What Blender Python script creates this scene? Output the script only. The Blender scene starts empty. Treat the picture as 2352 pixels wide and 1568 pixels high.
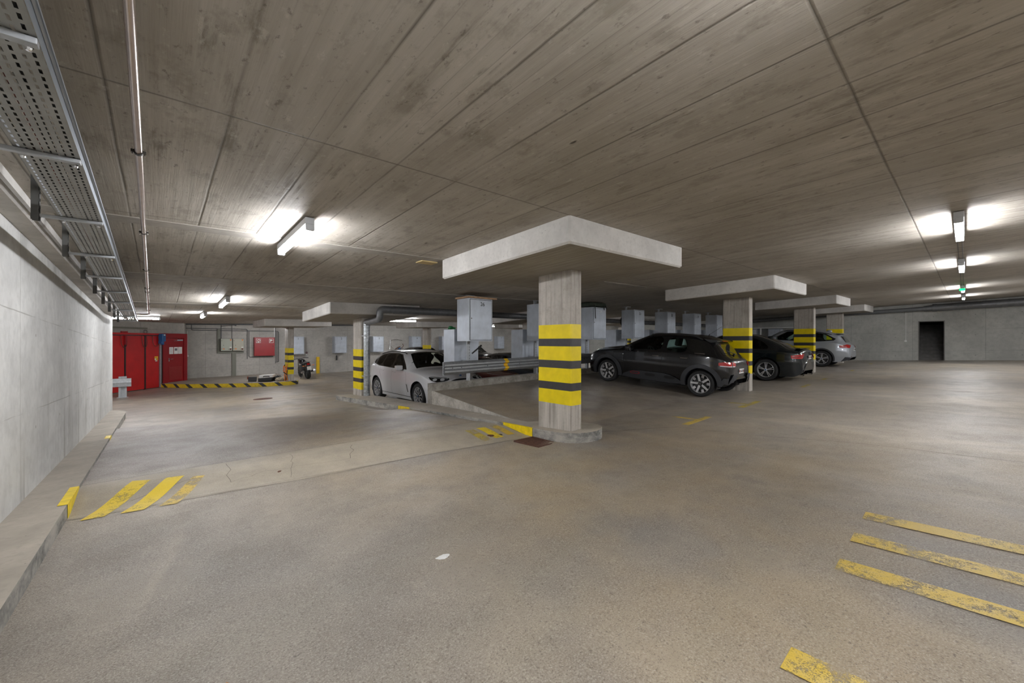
import bpy, bmesh, math, random
from mathutils import Vector, Matrix
from mathutils.geometry import delaunay_2d_cdt
from mathutils.bvhtree import BVHTree
random.seed(7)
PI = math.pi
SC = bpy.context.scene
COL = SC.collection

# ------------------------------------------------------------------ camera, world, exposure
cam_d = bpy.data.cameras.new('camera'); cam_d.sensor_width = 36.0
cam_d.lens = 919.0 / 2352.0 * 36.0; cam_d.clip_start = 0.05; cam_d.clip_end = 200
cam = bpy.data.objects.new('camera', cam_d); COL.objects.link(cam)
cam.location = (0, 0, 1.35)
cam.rotation_euler = (PI/2, 0, -math.radians(41.43))
SC.camera = cam
SC.view_settings.view_transform = 'Standard'
SC.view_settings.look = 'None'
SC.view_settings.gamma = 1.0
SC.view_settings.exposure = 0.0
SC.view_settings.use_curve_mapping = False
world = bpy.data.worlds.new('world'); SC.world = world
world.use_nodes = True
world.node_tree.nodes['Background'].inputs[0].default_value = (0.05, 0.05, 0.05, 1)
world.node_tree.nodes['Background'].inputs[1].default_value = 0.3
LAMP = 172.0          # emission strength of the tube lights
FILL = 9.0

# ------------------------------------------------------------------ heights of the sloping slabs
def interp(x, xs, ys):
    if x <= xs[0]: return ys[0]
    for i in range(1, len(xs)):
        if x <= xs[i]:
            t = (x-xs[i-1])/(xs[i]-xs[i-1]); return ys[i-1]*(1-t)+ys[i]*t
    return ys[-1]
def lane_z(x, y): return .018*x - .036*min(y, 19.8)
def floor_z(x, y):
    """lane floor with the slightly raised ramp plate between the two kerb wedges"""
    if x > 4.3: return lane_z(x, y)
    up = sstep((y+.18*(x+.6)-5.2)/.75); dn = sstep((y+.53*(x+.6)-10.6)/.85)
    return lane_z(x, y) + .088*(up-dn)
def low_z(x, y): return -.71 + .018*x
def bay_z(x, y): return .018*x - .155 + .074*(y-4.3)
def ceil_z(x, y):
    return .018*x + interp(y, [-10, 0, 5.24, 10.55, 13.1, 18.6, 30], [3.08, 2.71, 2.52, 2.285, 2.17, 2.20, 2.22])
def sstep(t):
    t = max(0., min(1., t)); return t*t*(3-2*t)
def rear_z(x, y):
    w = 1.3 if y > 12.4 else .1
    t = sstep((x-4.1)/w)
    return lane_z(x, y)*(1-t)+low_z(x, y)*t

# ------------------------------------------------------------------ materials
MATS = {}
def nt(name):
    m = bpy.data.materials.new(name); m.use_nodes = True
    t = m.node_tree; b = t.nodes['Principled BSDF']
    return m, t, b
def pm(name, col, rough=.5, metal=0., coat=0., emit=None, es=0., noise=0., nscale=6., bump=0., bscale=40., spec=.5):
    """plain procedural material: colour, a little mottling and bump"""
    if name in MATS: return MATS[name]
    m, t, b = nt(name)
    b.inputs['Base Color'].default_value = (*col, 1)
    b.inputs['Roughness'].default_value = rough; b.inputs['Metallic'].default_value = metal
    b.inputs['Coat Weight'].default_value = coat; b.inputs['Coat Roughness'].default_value = .04
    b.inputs['Specular IOR Level'].default_value = spec
    if emit: b.inputs['Emission Color'].default_value = (*emit, 1); b.inputs['Emission Strength'].default_value = es
    tc = t.nodes.new('ShaderNodeTexCoord')
    if noise:
        n = t.nodes.new('ShaderNodeTexNoise'); n.inputs['Scale'].default_value = nscale; n.inputs['Detail'].default_value = 8
        t.links.new(tc.outputs['Object'], n.inputs['Vector'])
        mr = t.nodes.new('ShaderNodeMapRange'); mr.inputs[1].default_value = .3; mr.inputs[2].default_value = .7
        mr.inputs[3].default_value = 1-noise; mr.inputs[4].default_value = 1+noise
        t.links.new(n.outputs['Fac'], mr.inputs[0])
        mx = t.nodes.new('ShaderNodeVectorMath'); mx.operation = 'SCALE'; mx.inputs[0].default_value = col
        t.links.new(mr.outputs[0], mx.inputs['Scale']); t.links.new(mx.outputs[0], b.inputs['Base Color'])
    if bump:
        n2 = t.nodes.new('ShaderNodeTexNoise'); n2.inputs['Scale'].default_value = bscale; n2.inputs['Detail'].default_value = 6
        t.links.new(tc.outputs['Object'], n2.inputs['Vector'])
        bp = t.nodes.new('ShaderNodeBump'); bp.inputs['Strength'].default_value = bump; bp.inputs['Distance'].default_value = .01
        t.links.new(n2.outputs['Fac'], bp.inputs['Height']); t.links.new(bp.outputs[0], b.inputs['Normal'])
    MATS[name] = m
    return m

class NG:
    """tiny node-graph helper"""
    def __init__(s, name):
        s.m, s.t, s.b = nt(name); s.tc = s.t.nodes.new('ShaderNodeTexCoord')
        s.obj = s.tc.outputs['Object']
    def put(s, inp, v):
        if hasattr(v, 'links') or hasattr(v, 'is_linked'): s.t.links.new(v, inp)
        else:
            inp.default_value = v
    def mapping(s, scale=(1, 1, 1), rot=(0, 0, 0), loc=(0, 0, 0), src=None):
        n = s.t.nodes.new('ShaderNodeMapping'); n.inputs['Scale'].default_value = scale
        n.inputs['Rotation'].default_value = rot; n.inputs['Location'].default_value = loc
        s.t.links.new(src or s.obj, n.inputs['Vector']); return n.outputs[0]
    def noise(s, scale, vec=None, detail=6, rough=.55, dist=0.):
        n = s.t.nodes.new('ShaderNodeTexNoise'); n.inputs['Scale'].default_value = scale
        n.inputs['Detail'].default_value = detail; n.inputs['Roughness'].default_value = rough; n.inputs['Distortion'].default_value = dist
        s.t.links.new(vec or s.obj, n.inputs['Vector']); return n.outputs['Fac']
    def vor(s, scale, vec=None, out='Distance', feature='F1'):
        n = s.t.nodes.new('ShaderNodeTexVoronoi'); n.feature = feature; n.inputs['Scale'].default_value = scale
        s.t.links.new(vec or s.obj, n.inputs['Vector']); return n.outputs[out]
    def rng(s, v, a, b, c=0., d=1., clamp=True):
        n = s.t.nodes.new('ShaderNodeMapRange'); n.clamp = clamp
        for i, q in enumerate((a, b, c, d)): n.inputs[i+1].default_value = q
        s.t.links.new(v, n.inputs[0]); return n.outputs[0]
    def math(s, op, a, b=0., c=None):
        n = s.t.nodes.new('ShaderNodeMath'); n.operation = op
        s.put(n.inputs[0], a); s.put(n.inputs[1], b)
        if c is not None: s.put(n.inputs[2], c)
        return n.outputs[0]
    def sep(s, vec=None):
        n = s.t.nodes.new('ShaderNodeSeparateXYZ'); s.t.links.new(vec or s.obj, n.inputs[0]); return n.outputs
    def mix(s, f, a, b, blend='MIX'):
        n = s.t.nodes.new('ShaderNodeMix'); n.data_type = 'RGBA'; n.blend_type = blend
        s.put(n.inputs[0], f)
        for i, v in ((6, a), (7, b)):
            if isinstance(v, tuple): n.inputs[i].default_value = (*v, 1) if len(v) == 3 else v
            else: s.t.links.new(v, n.inputs[i])
        return n.outputs[2]
    def line(s, coord, period, width, offset=0.):
        """1 on a thin line repeating every `period` along coord"""
        a = s.math('ADD', coord, offset)
        m = s.math('PINGPONG', a, period/2)      # 0 on the line
        return s.rng(m, 0., width, 1., 0.)
    def bump(s, h, strength=.3, dist=.01, normal=None):
        n = s.t.nodes.new('ShaderNodeBump'); n.inputs['Strength'].default_value = strength; n.inputs['Distance'].default_value = dist
        s.t.links.new(h, n.inputs['Height'])
        if normal: s.t.links.new(normal, n.inputs['Normal'])
        return n.outputs[0]
    def out(s, col, rough=None, normal=None):
        s.t.links.new(col, s.b.inputs['Base Color'])
        if rough is not None: s.put(s.b.inputs['Roughness'], rough)
        if normal: s.t.links.new(normal, s.b.inputs['Normal'])
        return s.m

def mat_ceiling():
    g = NG('board_marked_ceiling_concrete'); x, y, z = g.sep()
    wob = g.math('MULTIPLY', g.math('SUBTRACT', g.noise(1.3, detail=3), .5), .015)
    xw = g.math('ADD', x, wob)
    grain = g.noise(1., g.mapping((34, 1.3, 1)), 8, .6)
    grain2 = g.noise(1., g.mapping((120, 3., 1)), 4, .6)
    streak = g.noise(1., g.mapping((7, .8, 1)), 6, .6)
    blot = g.noise(.8, detail=4)
    board = g.noise(1., g.mapping((0.0, 0, 0)), 1)
    # every half-metre board has its own tone
    bid = g.math('FLOOR', g.math('DIVIDE', g.math('ADD', xw, 0.2), .5))
    wn = g.t.nodes.new('ShaderNodeTexWhiteNoise'); wn.noise_dimensions = '2D'
    cmb = g.t.nodes.new('ShaderNodeCombineXYZ'); g.t.links.new(bid, cmb.inputs[0])
    g.t.links.new(g.math('FLOOR', g.math('DIVIDE', g.math('SUBTRACT', y, .42), 2.31)), cmb.inputs[1])
    g.t.links.new(cmb.outputs[0], wn.inputs['Vector'])
    c = g.mix(g.rng(streak, .35, .68), (.47, .43, .378), (.335, .30, .255))
    c = g.mix(g.rng(grain, .44, .66, 0, .28), c, (.24, .215, .175))
    c = g.mix(g.rng(blot, .42, .66, 0, .35), c, (.55, .52, .46))
    c = g.mix(g.rng(g.noise(.6, g.mapping((1, 1, 1), loc=(9, 4, 0)), 5), .45, .68, 0, .45), c, (.27, .24, .19))
    patch = g.math('MULTIPLY', g.rng(g.noise(1., g.mapping((5, 1.2, 1), loc=(5, 2, 0)), 8, .7), .58, .66), g.rng(grain, .38, .55))
    c = g.mix(g.math('MULTIPLY', patch, .7), c, (.15, .13, .10))
    c = g.mix(g.rng(wn.outputs['Value'], 0, 1, 0, .22), c, (.26, .235, .195))
    l1 = g.line(xw, .5, .012, .2)
    brk = g.rng(g.noise(1., g.mapping((2, .5, 1)), 4), .34, .5)
    l1 = g.math('MULTIPLY', l1, brk)
    l2 = g.math('MULTIPLY', g.line(xw, .1, .004, 0.), g.rng(g.noise(1., g.mapping((3, .4, 1)), 3), .45, .6))
    yw = g.math('ADD', y, g.math('MULTIPLY', wob, .8))
    l3 = g.line(yw, 4.62, .012, 1.89)     # joints across the boards
    l4 = g.line(yw, 4.62, .012, -.42)
    lj = g.math('MAXIMUM', l3, l4)
    c = g.mix(g.math('MULTIPLY', l1, .8), c, (.085, .075, .06))
    c = g.mix(g.math('MULTIPLY', l2, .5), c, (.13, .115, .095))
    c = g.mix(g.math('MULTIPLY', lj, .8), c, (.085, .075, .06))
    pit = g.rng(g.vor(3.2, g.mapping((1, .45, 1))), .03, .055, 1, 0)
    c = g.mix(g.math('MULTIPLY', pit, g.rng(g.noise(2.1, detail=2), .5, .6)), c, (.05, .042, .03))
    bl2 = g.rng(g.noise(4.5, g.mapping((1, .6, 1)), 8, .7), .54, .64, 0, .45)
    c = g.mix(bl2, c, (.19, .165, .13))
    spk = g.rng(g.noise(28., g.mapping((1, .5, 1)), 5, .7), .60, .68, 0, .55)
    c = g.mix(spk, c, (.09, .075, .06))
    spk2 = g.rng(g.noise(19., g.mapping((1, .5, 1), loc=(4, 4, 0)), 5, .7), .60, .70, 0, .35)
    c = g.mix(spk2, c, (.62, .59, .53))
    h = g.math('ADD', g.math('MULTIPLY', grain, .5), g.math('MULTIPLY', grain2, .25))
    h = g.math('SUBTRACT', h, g.math('MULTIPLY', g.math('MAXIMUM', l1, lj), .8))
    return g.out(c, g.rng(grain, .3, .7, .62, .8), g.bump(h, .30, .010))

def mat_wall(name, base, dark, ax, ph=.92, pw=2.6, stain=.5):
    """cast concrete wall with panel joints; ax picks the horizontal axis"""
    g = NG(name); xyz = g.sep(); u = xyz[ax]; z = xyz[2]
    n1 = g.noise(1.1, detail=8, rough=.6); n2 = g.noise(9., detail=8, rough=.6)
    c = g.mix(g.rng(n1, .35, .65), base, tuple(.78*v for v in base))
    c = g.mix(g.rng(n2, .45, .7, 0, .45), c, tuple(.58*v for v in base))
    c = g.mix(g.rng(g.noise(.7, g.mapping((1, 1, 1.6), loc=(3, 3, 3)), 7, .65), .52, .68, 0, .5), c, tuple(.6*v for v in base))
    sc = (1.7, 6., .35) if ax == 1 else (6., 1.7, .35)
    run = g.noise(1., g.mapping((5, 5, .5)), 6)
    c = g.mix(g.math('MULTIPLY', g.rng(run, .55, .72), g.rng(z, 1.1, -.5, 0, stain)), c, dark)
    zz = g.math('ADD', z, g.math('MULTIPLY', u, .037 if ax == 1 else -.018))
    wob = g.math('MULTIPLY', g.math('SUBTRACT', g.noise(2.5, detail=2), .5), .02)
    l1 = g.math('MULTIPLY', g.line(g.math('ADD', zz, wob), ph, .008, .02), g.rng(g.noise(.9, detail=4), .4, .52))
    l2 = g.line(g.math('ADD', u, wob), pw, .008, .6)
    c = g.mix(g.math('MULTIPLY', g.math('MAXIMUM', l1, l2), .75), c, dark)
    cm = g.t.nodes.new('ShaderNodeCombineXYZ')
    g.t.links.new(g.math('PINGPONG', g.math('ADD', u, .3), .65), cm.inputs[0])
    g.t.links.new(g.math('PINGPONG', g.math('ADD', zz, .2), .46), cm.inputs[1])
    ln = g.t.nodes.new('ShaderNodeVectorMath'); ln.operation = 'LENGTH'; g.t.links.new(cm.outputs[0], ln.inputs[0])
    hole = g.rng(ln.outputs['Value'], .012, .02, 1, 0)
    c = g.mix(g.math('MULTIPLY', hole, .8), c, dark)
    pit = g.rng(g.vor(14.), .04, .08, 1, 0)
    c = g.mix(g.math('MULTIPLY', pit, g.rng(n1, .5, .6, 0, .7)), c, dark)
    h = g.math('SUBTRACT', g.math('MULTIPLY', n2, .5), g.math('MAXIMUM', l1, l2))
    return g.out(c, .72, g.bump(h, .25, .01))

def mat_kface():
    g = NG('kerb_face_concrete'); n = g.noise(3., g.mapping((1, 1, 2)), 8, .65); n2 = g.noise(24., detail=5)
    c = g.mix(g.rng(n, .40, .56), (.40, .375, .335), (.22, .215, .20)); c = g.mix(g.rng(n, .56, .68, 0, .85), c, (.07, .068, .062)); c = g.mix(g.rng(n2, .5, .7, 0, .4), c, (.52, .49, .44))
    return g.out(c, .7, g.bump(n2, .3, .01))
def mat_pale(name='pale_cast_concrete', base=(.60, .575, .54), vert=False):
    g = NG(name); n1 = g.noise(2.2, detail=8, rough=.6); n2 = g.noise(22., detail=6)
    c = g.mix(g.rng(n1, .35, .68), base, tuple(.74*v for v in base))
    c = g.mix(g.rng(n2, .5, .72, 0, .4), c, tuple(.6*v for v in base))
    if vert:
        st = g.noise(1., g.mapping((22, 22, .9)), 8, .65)
        c = g.mix(g.rng(st, .47, .66, 0, .75), c, (.23, .20, .165))
        st2 = g.noise(1., g.mapping((14, 14, .7), loc=(3, 1, 0)), 8, .65)
        c = g.mix(g.rng(st2, .52, .66, 0, .6), c, (.66, .62, .56))
        c = g.mix(g.rng(g.noise(3.2, detail=8, rough=.7), .54, .68, 0, .55), c, (.26, .225, .18))
    pit = g.rng(g.vor(16.), .05, .09, 1, 0)
    c = g.mix(g.math('MULTIPLY', pit, g.rng(g.noise(5., detail=2), .52, .58, 0, .8)), c, (.12, .11, .10))
    return g.out(c, .7, g.bump(g.math('SUBTRACT', n2, g.math('MULTIPLY', pit, .6)), .2, .01))

def mat_floor(name='worn_asphalt_floor', strip=False):
    g = NG(name); x, y, z = g.sep()
    big = g.noise(.45, detail=4, rough=.5); mid = g.noise(1.7, detail=8, rough=.62); fine = g.noise(115., detail=4, rough=.75)
    grit = g.vor(130.); swirl = g.noise(1., g.mapping((1.1, .35, 1)), 6, .6, 1.2)
    if strip:
        c = g.mix(g.rng(mid, .35, .65), (.42, .365, .28), (.32, .28, .22))
        c = g.mix(g.rng(swirl, .5, .72, 0, .5), c, (.23, .20, .165))
    else:
        c = g.mix(g.rng(big, .38, .62), (.365, .315, .245), (.255, .230, .200))
        c = g.mix(g.rng(mid, .42, .66, 0, .7), c, (.225, .195, .165))
        c = g.mix(g.rng(swirl, .55, .72, 0, .6), c, (.48, .42, .33))
        # darker lane between the two floor joints of the ramp
        lane = g.math('MULTIPLY', g.rng(x, 4.1, 3.7), g.math('MULTIPLY', g.rng(y, 6.1, 6.3), g.rng(g.math('ADD', y, g.math('MULTIPLY', x, .53)), 11.4, 11.0)))
        c = g.mix(g.math('MULTIPLY', lane, .66), c, (.20, .165, .14))
        # tyre-darkened bays
        bay = g.math('MULTIPLY', g.rng(y, 3.6, 4.6), g.rng(x, 4.6, 4.9))
        dk = g.rng(g.noise(1., g.mapping((.9, .5, 1), loc=(3, 1, 0)), 6, .6), .42, .66, 0, .85)
        c = g.mix(g.math('MULTIPLY', bay, dk), c, (.17, .145, .125))
        oil = g.rng(g.noise(1., g.mapping((.8, 1.3, 1), loc=(7, 3, 0)), 7, .65), .66, .74, 0, .6)
        c = g.mix(g.math('MULTIPLY', oil, g.rng(x, 4.6, 6.)), c, (.06, .05, .045))
    if not strip:
        och = g.math('MULTIPLY', g.rng(g.math('ADD', x, g.math('MULTIPLY', g.noise(.7, detail=4), 1.6)), 1.6, 3.0), g.rng(x, 9., 5.))
        c = g.mix(g.math('MULTIPLY', och, g.rng(g.noise(.9, g.mapping((1, 1, 1), loc=(2, 8, 0)), 5), .38, .60, 0, .6)), c, (.37, .285, .175))
    c = g.mix(g.rng(fine, .53, .66, 0, .62 if not strip else .25), c, (.56, .51, .45))
    c = g.mix(g.rng(fine, .46, .32, 0, .7 if not strip else .3), c, (.09, .072, .06))
    gr2 = g.noise(60., detail=4, rough=.75)
    c = g.mix(g.rng(gr2, .57, .68, 0, .7 if not strip else .25), c, (.09, .072, .06))
    c = g.mix(g.rng(g.vor(20.), .03, .08, .75, 0), c, (.07, .06, .055))
    r = g.math('ADD', g.rng(mid, .35, .65, .30 if not strip else .46, .50 if not strip else .6), g.rng(fine, .4, .6, .08, -.06))
    h = g.math('ADD', g.math('MULTIPLY', grit, .8), fine)
    h = g.math('ADD', h, g.math('MULTIPLY', g.noise(34., detail=6, rough=.75), 2.6))
    return g.out(c, r, g.bump(h, .36 if not strip else .18, .005))

def mat_paint(name, col, wear=.5, scale=3.):
    """worn road paint: holes show the floor colour"""
    g = NG(name)
    n = g.noise(scale, detail=8, rough=.7); f = g.noise(150., detail=4, rough=.75); m2 = g.noise(22., detail=8, rough=.75)
    w = g.math('ADD', g.math('MULTIPLY', n, .45), g.math('ADD', g.math('MULTIPLY', f, .30), g.math('MULTIPLY', m2, .25)))
    k = .50+(.75-wear)*.22
    mask = g.rng(w, k-.02, k+.05)
    c = g.mix(g.rng(f, .35, .7), col, tuple(.78*v for v in col))
    c = g.mix(g.rng(n, .45, .60, 0, .5 if wear > .55 else .1), c, (.62, .52, .30))
    g.t.links.new(g.math('SUBTRACT', 1., mask), g.b.inputs['Alpha'])
    return g.out(c, .5, g.bump(f, .2, .003))

def mat_diag():
    """yellow kerb paint with slanting black bars"""
    g = NG('yellow_black_kerb_paint'); x, y, z = g.sep()
    d = g.math('ADD', g.math('MULTIPLY', g.math('SUBTRACT', x, g.math('MULTIPLY', y, .55)), 1.), g.math('MULTIPLY', z, 1.3))
    m = g.math('PINGPONG', d, .36)
    blk = g.rng(m, .095, .105, 1, 0)
    n = g.noise(9., detail=8, rough=.7)
    c = g.mix(g.rng(n, .3, .7), (.82, .60, .02), (.55, .40, .02))
    c = g.mix(blk, c, (.035, .037, .04))
    c = g.mix(g.rng(n, .60, .66, 0, .7), c, (.10, .09, .07))
    return g.out(c, .55)

def mat_galv(name='galvanised_steel', base=(.46, .48, .50), rough=.42):
    g = NG(name); v = g.vor(26., out='Color'); n = g.noise(6., detail=6)
    bw = g.t.nodes.new('ShaderNodeRGBToBW'); g.t.links.new(v, bw.inputs[0])
    c = g.mix(g.rng(bw.outputs[0], .2, .8), base, tuple(.88*q for q in base))
    c = g.mix(g.rng(n, .5, .7, 0, .4), c, tuple(.6*q for q in base))
    g.b.inputs['Metallic'].default_value = .45
    return g.out(c, g.rng(n, .3, .7, rough-.05, rough+.1))

def mat_glass(name, tint=(.10, .13, .12), clear=.5):
    m = bpy.data.materials.new(name); m.use_nodes = True; t = m.node_tree; t.nodes.clear()
    o = t.nodes.new('ShaderNodeOutputMaterial'); tr = t.nodes.new('ShaderNodeBsdfTransparent'); gl = t.nodes.new('ShaderNodeBsdfGlossy')
    tr.inputs[0].default_value = (*tint, 1); gl.inputs['Roughness'].default_value = .02
    gl.inputs['Color'].default_value = (.9, .9, .9, 1)
    fr = t.nodes.new('ShaderNodeFresnel'); fr.inputs[0].default_value = 1.5
    mx = t.nodes.new('ShaderNodeMixShader'); t.links.new(fr.outputs[0], mx.inputs[0])
    t.links.new(tr.outputs[0], mx.inputs[1]); t.links.new(gl.outputs[0], mx.inputs[2]); t.links.new(mx.outputs[0], o.inputs[0])
    return m

def car_paint(name, col, rough, metal=0., coat=1.):
    m, t, b = nt(name); b.inputs['Base Color'].default_value = (*col, 1); b.inputs['Roughness'].default_value = rough
    b.inputs['Metallic'].default_value = metal; b.inputs['Coat Weight'].default_value = coat; b.inputs['Coat Roughness'].default_value = .03
    o = t.nodes['Material Output']; g = t.nodes.new('ShaderNodeNewGeometry'); d = t.nodes.new('ShaderNodeBsdfDiffuse'); d.inputs[0].default_value = (.012, .012, .013, 1)
    mx = t.nodes.new('ShaderNodeMixShader'); t.links.new(g.outputs['Backfacing'], mx.inputs[0]); t.links.new(b.outputs[0], mx.inputs[1]); t.links.new(d.outputs[0], mx.inputs[2])
    t.links.new(mx.outputs[0], o.inputs[0]); return m
M_CEIL = mat_ceiling()
M_WL = mat_wall('left_wall_concrete', (.66, .655, .635), (.24, .225, .195), 1, .92, 3.1, .95)
M_WF = mat_wall('far_wall_concrete', (.48, .455, .415), (.16, .15, .13), 0, .95, 2.4, .3)
M_WE = mat_wall('end_wall_concrete', (.52, .52, .485), (.15, .15, .135), 1, .95, 2.3, .4)
M_PALE = mat_pale()
M_PILLAR = mat_pale('board_marked_pillar_concrete', (.50, .46, .41), True)
M_KERB = mat_pale('kerb_concrete', (.46, .41, .34))
M_KSIDE = mat_kface()
M_FLOOR = mat_floor()
M_STRIP = mat_floor('smooth_screed_band', True)
M_YEL = pm('yellow_pillar_paint', (.80, .62, .0), .38, noise=.08, nscale=8, bump=.1, bscale=60)
M_BLK = pm('black_pillar_paint', (.040, .038, .040), .4, noise=.15, nscale=20, bump=.1, bscale=60)
M_YROAD = mat_paint('yellow_road_paint', (.80, .58, .02), .50)
M_YWORN = mat_paint('worn_yellow_road_paint', (.66, .46, .07), .66, 5.)
M_YFAINT = mat_paint('faint_yellow_road_paint', (.50, .38, .06), .75, 5.)
M_YKERB = pm('yellow_kerb_paint', (.85, .62, .0), .45, noise=.15, nscale=14)
M_DIAG = mat_diag()
M_GALV = mat_galv()
M_GALVD = mat_galv('weathered_duct_steel', (.22, .225, .235), .38)
M_LOCK = pm('grey_locker_sheet', (.50, .54, .60), .42, .25, noise=.10, nscale=5)
M_RUBBER = pm('tyre_rubber', (.018, .018, .019), .75, bump=.2, bscale=50)
M_BLACK = pm('black_plastic', (.012, .012, .013), .45)
M_DKGREY = pm('dark_grey_cladding', (.035, .037, .042), .5, bump=.1, bscale=200)
M_CHROME = pm('chrome', (.75, .76, .78), .12, 1.)
M_ALLOY = pm('alloy_silver', (.60, .60, .61), .3, .4)
M_ALLOYD = pm('alloy_dark', (.02, .02, .022), .35, .5)
M_DISC = pm('brake_disc_metal', (.07, .07, .07), .4, .6)
M_WHITE = pm('white_plate', (.80, .80, .78), .5)
M_INK = pm('black_ink', (.01, .01, .012), .5)
M_RED = pm('red_gate_paint', (.50, .008, .010), .42, noise=.12, nscale=3)
M_REDD = pm('dark_red_door_paint', (.26, .004, .008), .42, noise=.1, nscale=3)
M_REDC = pm('red_cabinet_paint', (.30, .008, .012), .4, noise=.08)
M_LRED = pm('red_lamp_lens', (.42, .008, .008), .12, coat=1.)
M_LWHITE = pm('clear_lamp_lens', (.70, .72, .75), .08, .3, coat=1.)
M_ORANGE = pm('orange_reflector', (.85, .22, .02), .3)
M_BLUE = pm('blue_motor_paint', (.015, .10, .28), .45)
M_WOOD = pm('raw_wood', (.48, .30, .17), .65, noise=.2, nscale=12)
M_PLY = pm('plywood', (.55, .42, .20), .6, noise=.15)
M_RUST = pm('rusty_cast_iron', (.115, .052, .038), .7, .3, noise=.35, nscale=18, bump=.4, bscale=60)
M_OLIVE = pm('beige_enclosure_paint', (.42, .44, .37), .45)
M_OLIVED = pm('olive_trunking_paint', (.19, .19, .155), .5)
M_CONDUIT = pm('grey_conduit', (.10, .105, .11), .5, .3)
M_TUBE = pm('lit_tube', (1, 1, 1), .5, emit=(.95, .965, 1.0), es=LAMP)
M_HOUS = pm('grey_lamp_housing', (.55, .56, .58), .5)
M_GREENL = pm('green_exit_light', (.05, .8, .3), .4, emit=(.0, 1., .12), es=4.)
M_COPPER = pm('silvery_pipe_metal', (.56, .48, .44), .28, .95, noise=.1, nscale=10)
M_TRAY = pm('cable_tray_metal', (.36, .37, .35), .42, .5, noise=.1, nscale=8)
M_TRAYS = pm('cable_tray_side_metal', (.46, .50, .55), .35, .7)
M_GREEN = pm('green_cloth', (.02, .20, .06), .6)
M_DKGREEN = pm('dark_green_bag', (.025, .035, .02), .7, noise=.3, nscale=20)
M_BEIGE = pm('beige_cloth', (.42, .36, .27), .8, noise=.3, nscale=20)
M_SEAT = pm('seat_cloth', (.02, .02, .022), .8)
G_CLEAR = mat_glass('side_glass', (.74, .90, .82))
G_DARK = mat_glass('dark_side_glass', (.16, .15, .145))
G_WIND = mat_glass('windscreen_glass', (.62, .72, .70))

# ------------------------------------------------------------------ mesh helpers
def link(name, bm, mats, parent=None, smooth=False, loc=None, rot=None):
    me = bpy.data.meshes.new(name); bm.to_mesh(me); bm.free()
    if not isinstance(mats, (list, tuple)): mats = [mats]
    for m in mats: me.materials.append(m)
    if smooth:
        for p in me.polygons: p.use_smooth = True
        if smooth != 'all':
            try: me.set_sharp_from_angle(angle=math.radians(38))
            except Exception: pass
    o = bpy.data.objects.new(name, me); COL.objects.link(o)
    if parent is not None: o.parent = parent
    if loc is not None: o.location = loc
    if rot is not None: o.rotation_euler = rot
    return o
def tag(o, label, cat, group=None, kind=None):
    o['label'] = label; o['category'] = cat
    if group: o['group'] = group
    if kind: o['kind'] = kind
    return o
def struct(o): o['kind'] = 'structure'; return o
def thing(name, label, cat, loc=(0, 0, 0), rz=0., group=None, rot=None):
    o = bpy.data.objects.new(name, None); COL.objects.link(o); o.empty_display_size = .1
    o.location = loc; o.rotation_euler = rot if rot else (0, 0, rz)
    return tag(o, label, cat, group)
def part(name, bm, mats, t, smooth=False, label=None):
    if not isinstance(mats, (list, tuple)) and mats.name.endswith('car_paint') and name != 'body': bmesh.ops.recalc_face_normals(bm, faces=bm.faces[:])
    o = link(name, bm, mats, t, smooth)
    if label: o['label'] = label
    return o
def BM(): return bmesh.new()
def quad(bm, pts, mi=0):
    f = bm.faces.new([bm.verts.new(p) for p in pts]); f.material_index = mi; return f
def box(bm, x0, x1, y0, y1, z0, z1, mi=0, M=None, bev=0.):
    pts = [(x, y, z) for x in (x0, x1) for y in (y0, y1) for z in (z0, z1)]
    v = [bm.verts.new((M @ Vector(p)) if M else p) for p in pts]
    fs = [bm.faces.new([v[i] for i in q]) for q in ((0, 1, 3, 2), (4, 6, 7, 5), (0, 4, 5, 1), (2, 3, 7, 6), (0, 2, 6, 4), (1, 5, 7, 3))]
    for f in fs: f.material_index = mi
    if bev:
        es = list({e for f in fs for e in f.edges})
        r = bmesh.ops.bevel(bm, geom=es, offset=bev, segments=2, affect='EDGES', profile=.6)
        for f in r['faces']: f.material_index = mi
    return v
def prism(bm, poly, z0, z1, mi=0, mtop=None):
    """vertical prism; z0, z1 numbers or functions of (x, y)"""
    f0 = z0 if callable(z0) else (lambda x, y: z0)
    f1 = z1 if callable(z1) else (lambda x, y: z1)
    a = [bm.verts.new((x, y, f0(x, y))) for x, y in poly]; b = [bm.verts.new((x, y, f1(x, y))) for x, y in poly]
    n = len(poly)
    for i in range(n):
        f = bm.faces.new((a[i], a[(i+1) % n], b[(i+1) % n], b[i])); f.material_index = mi
    f = bm.faces.new(b); f.material_index = mi if mtop is None else mtop
    f = bm.faces.new(a[::-1]); f.material_index = mi
    bmesh.ops.recalc_face_normals(bm, faces=bm.faces[:])
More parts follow.
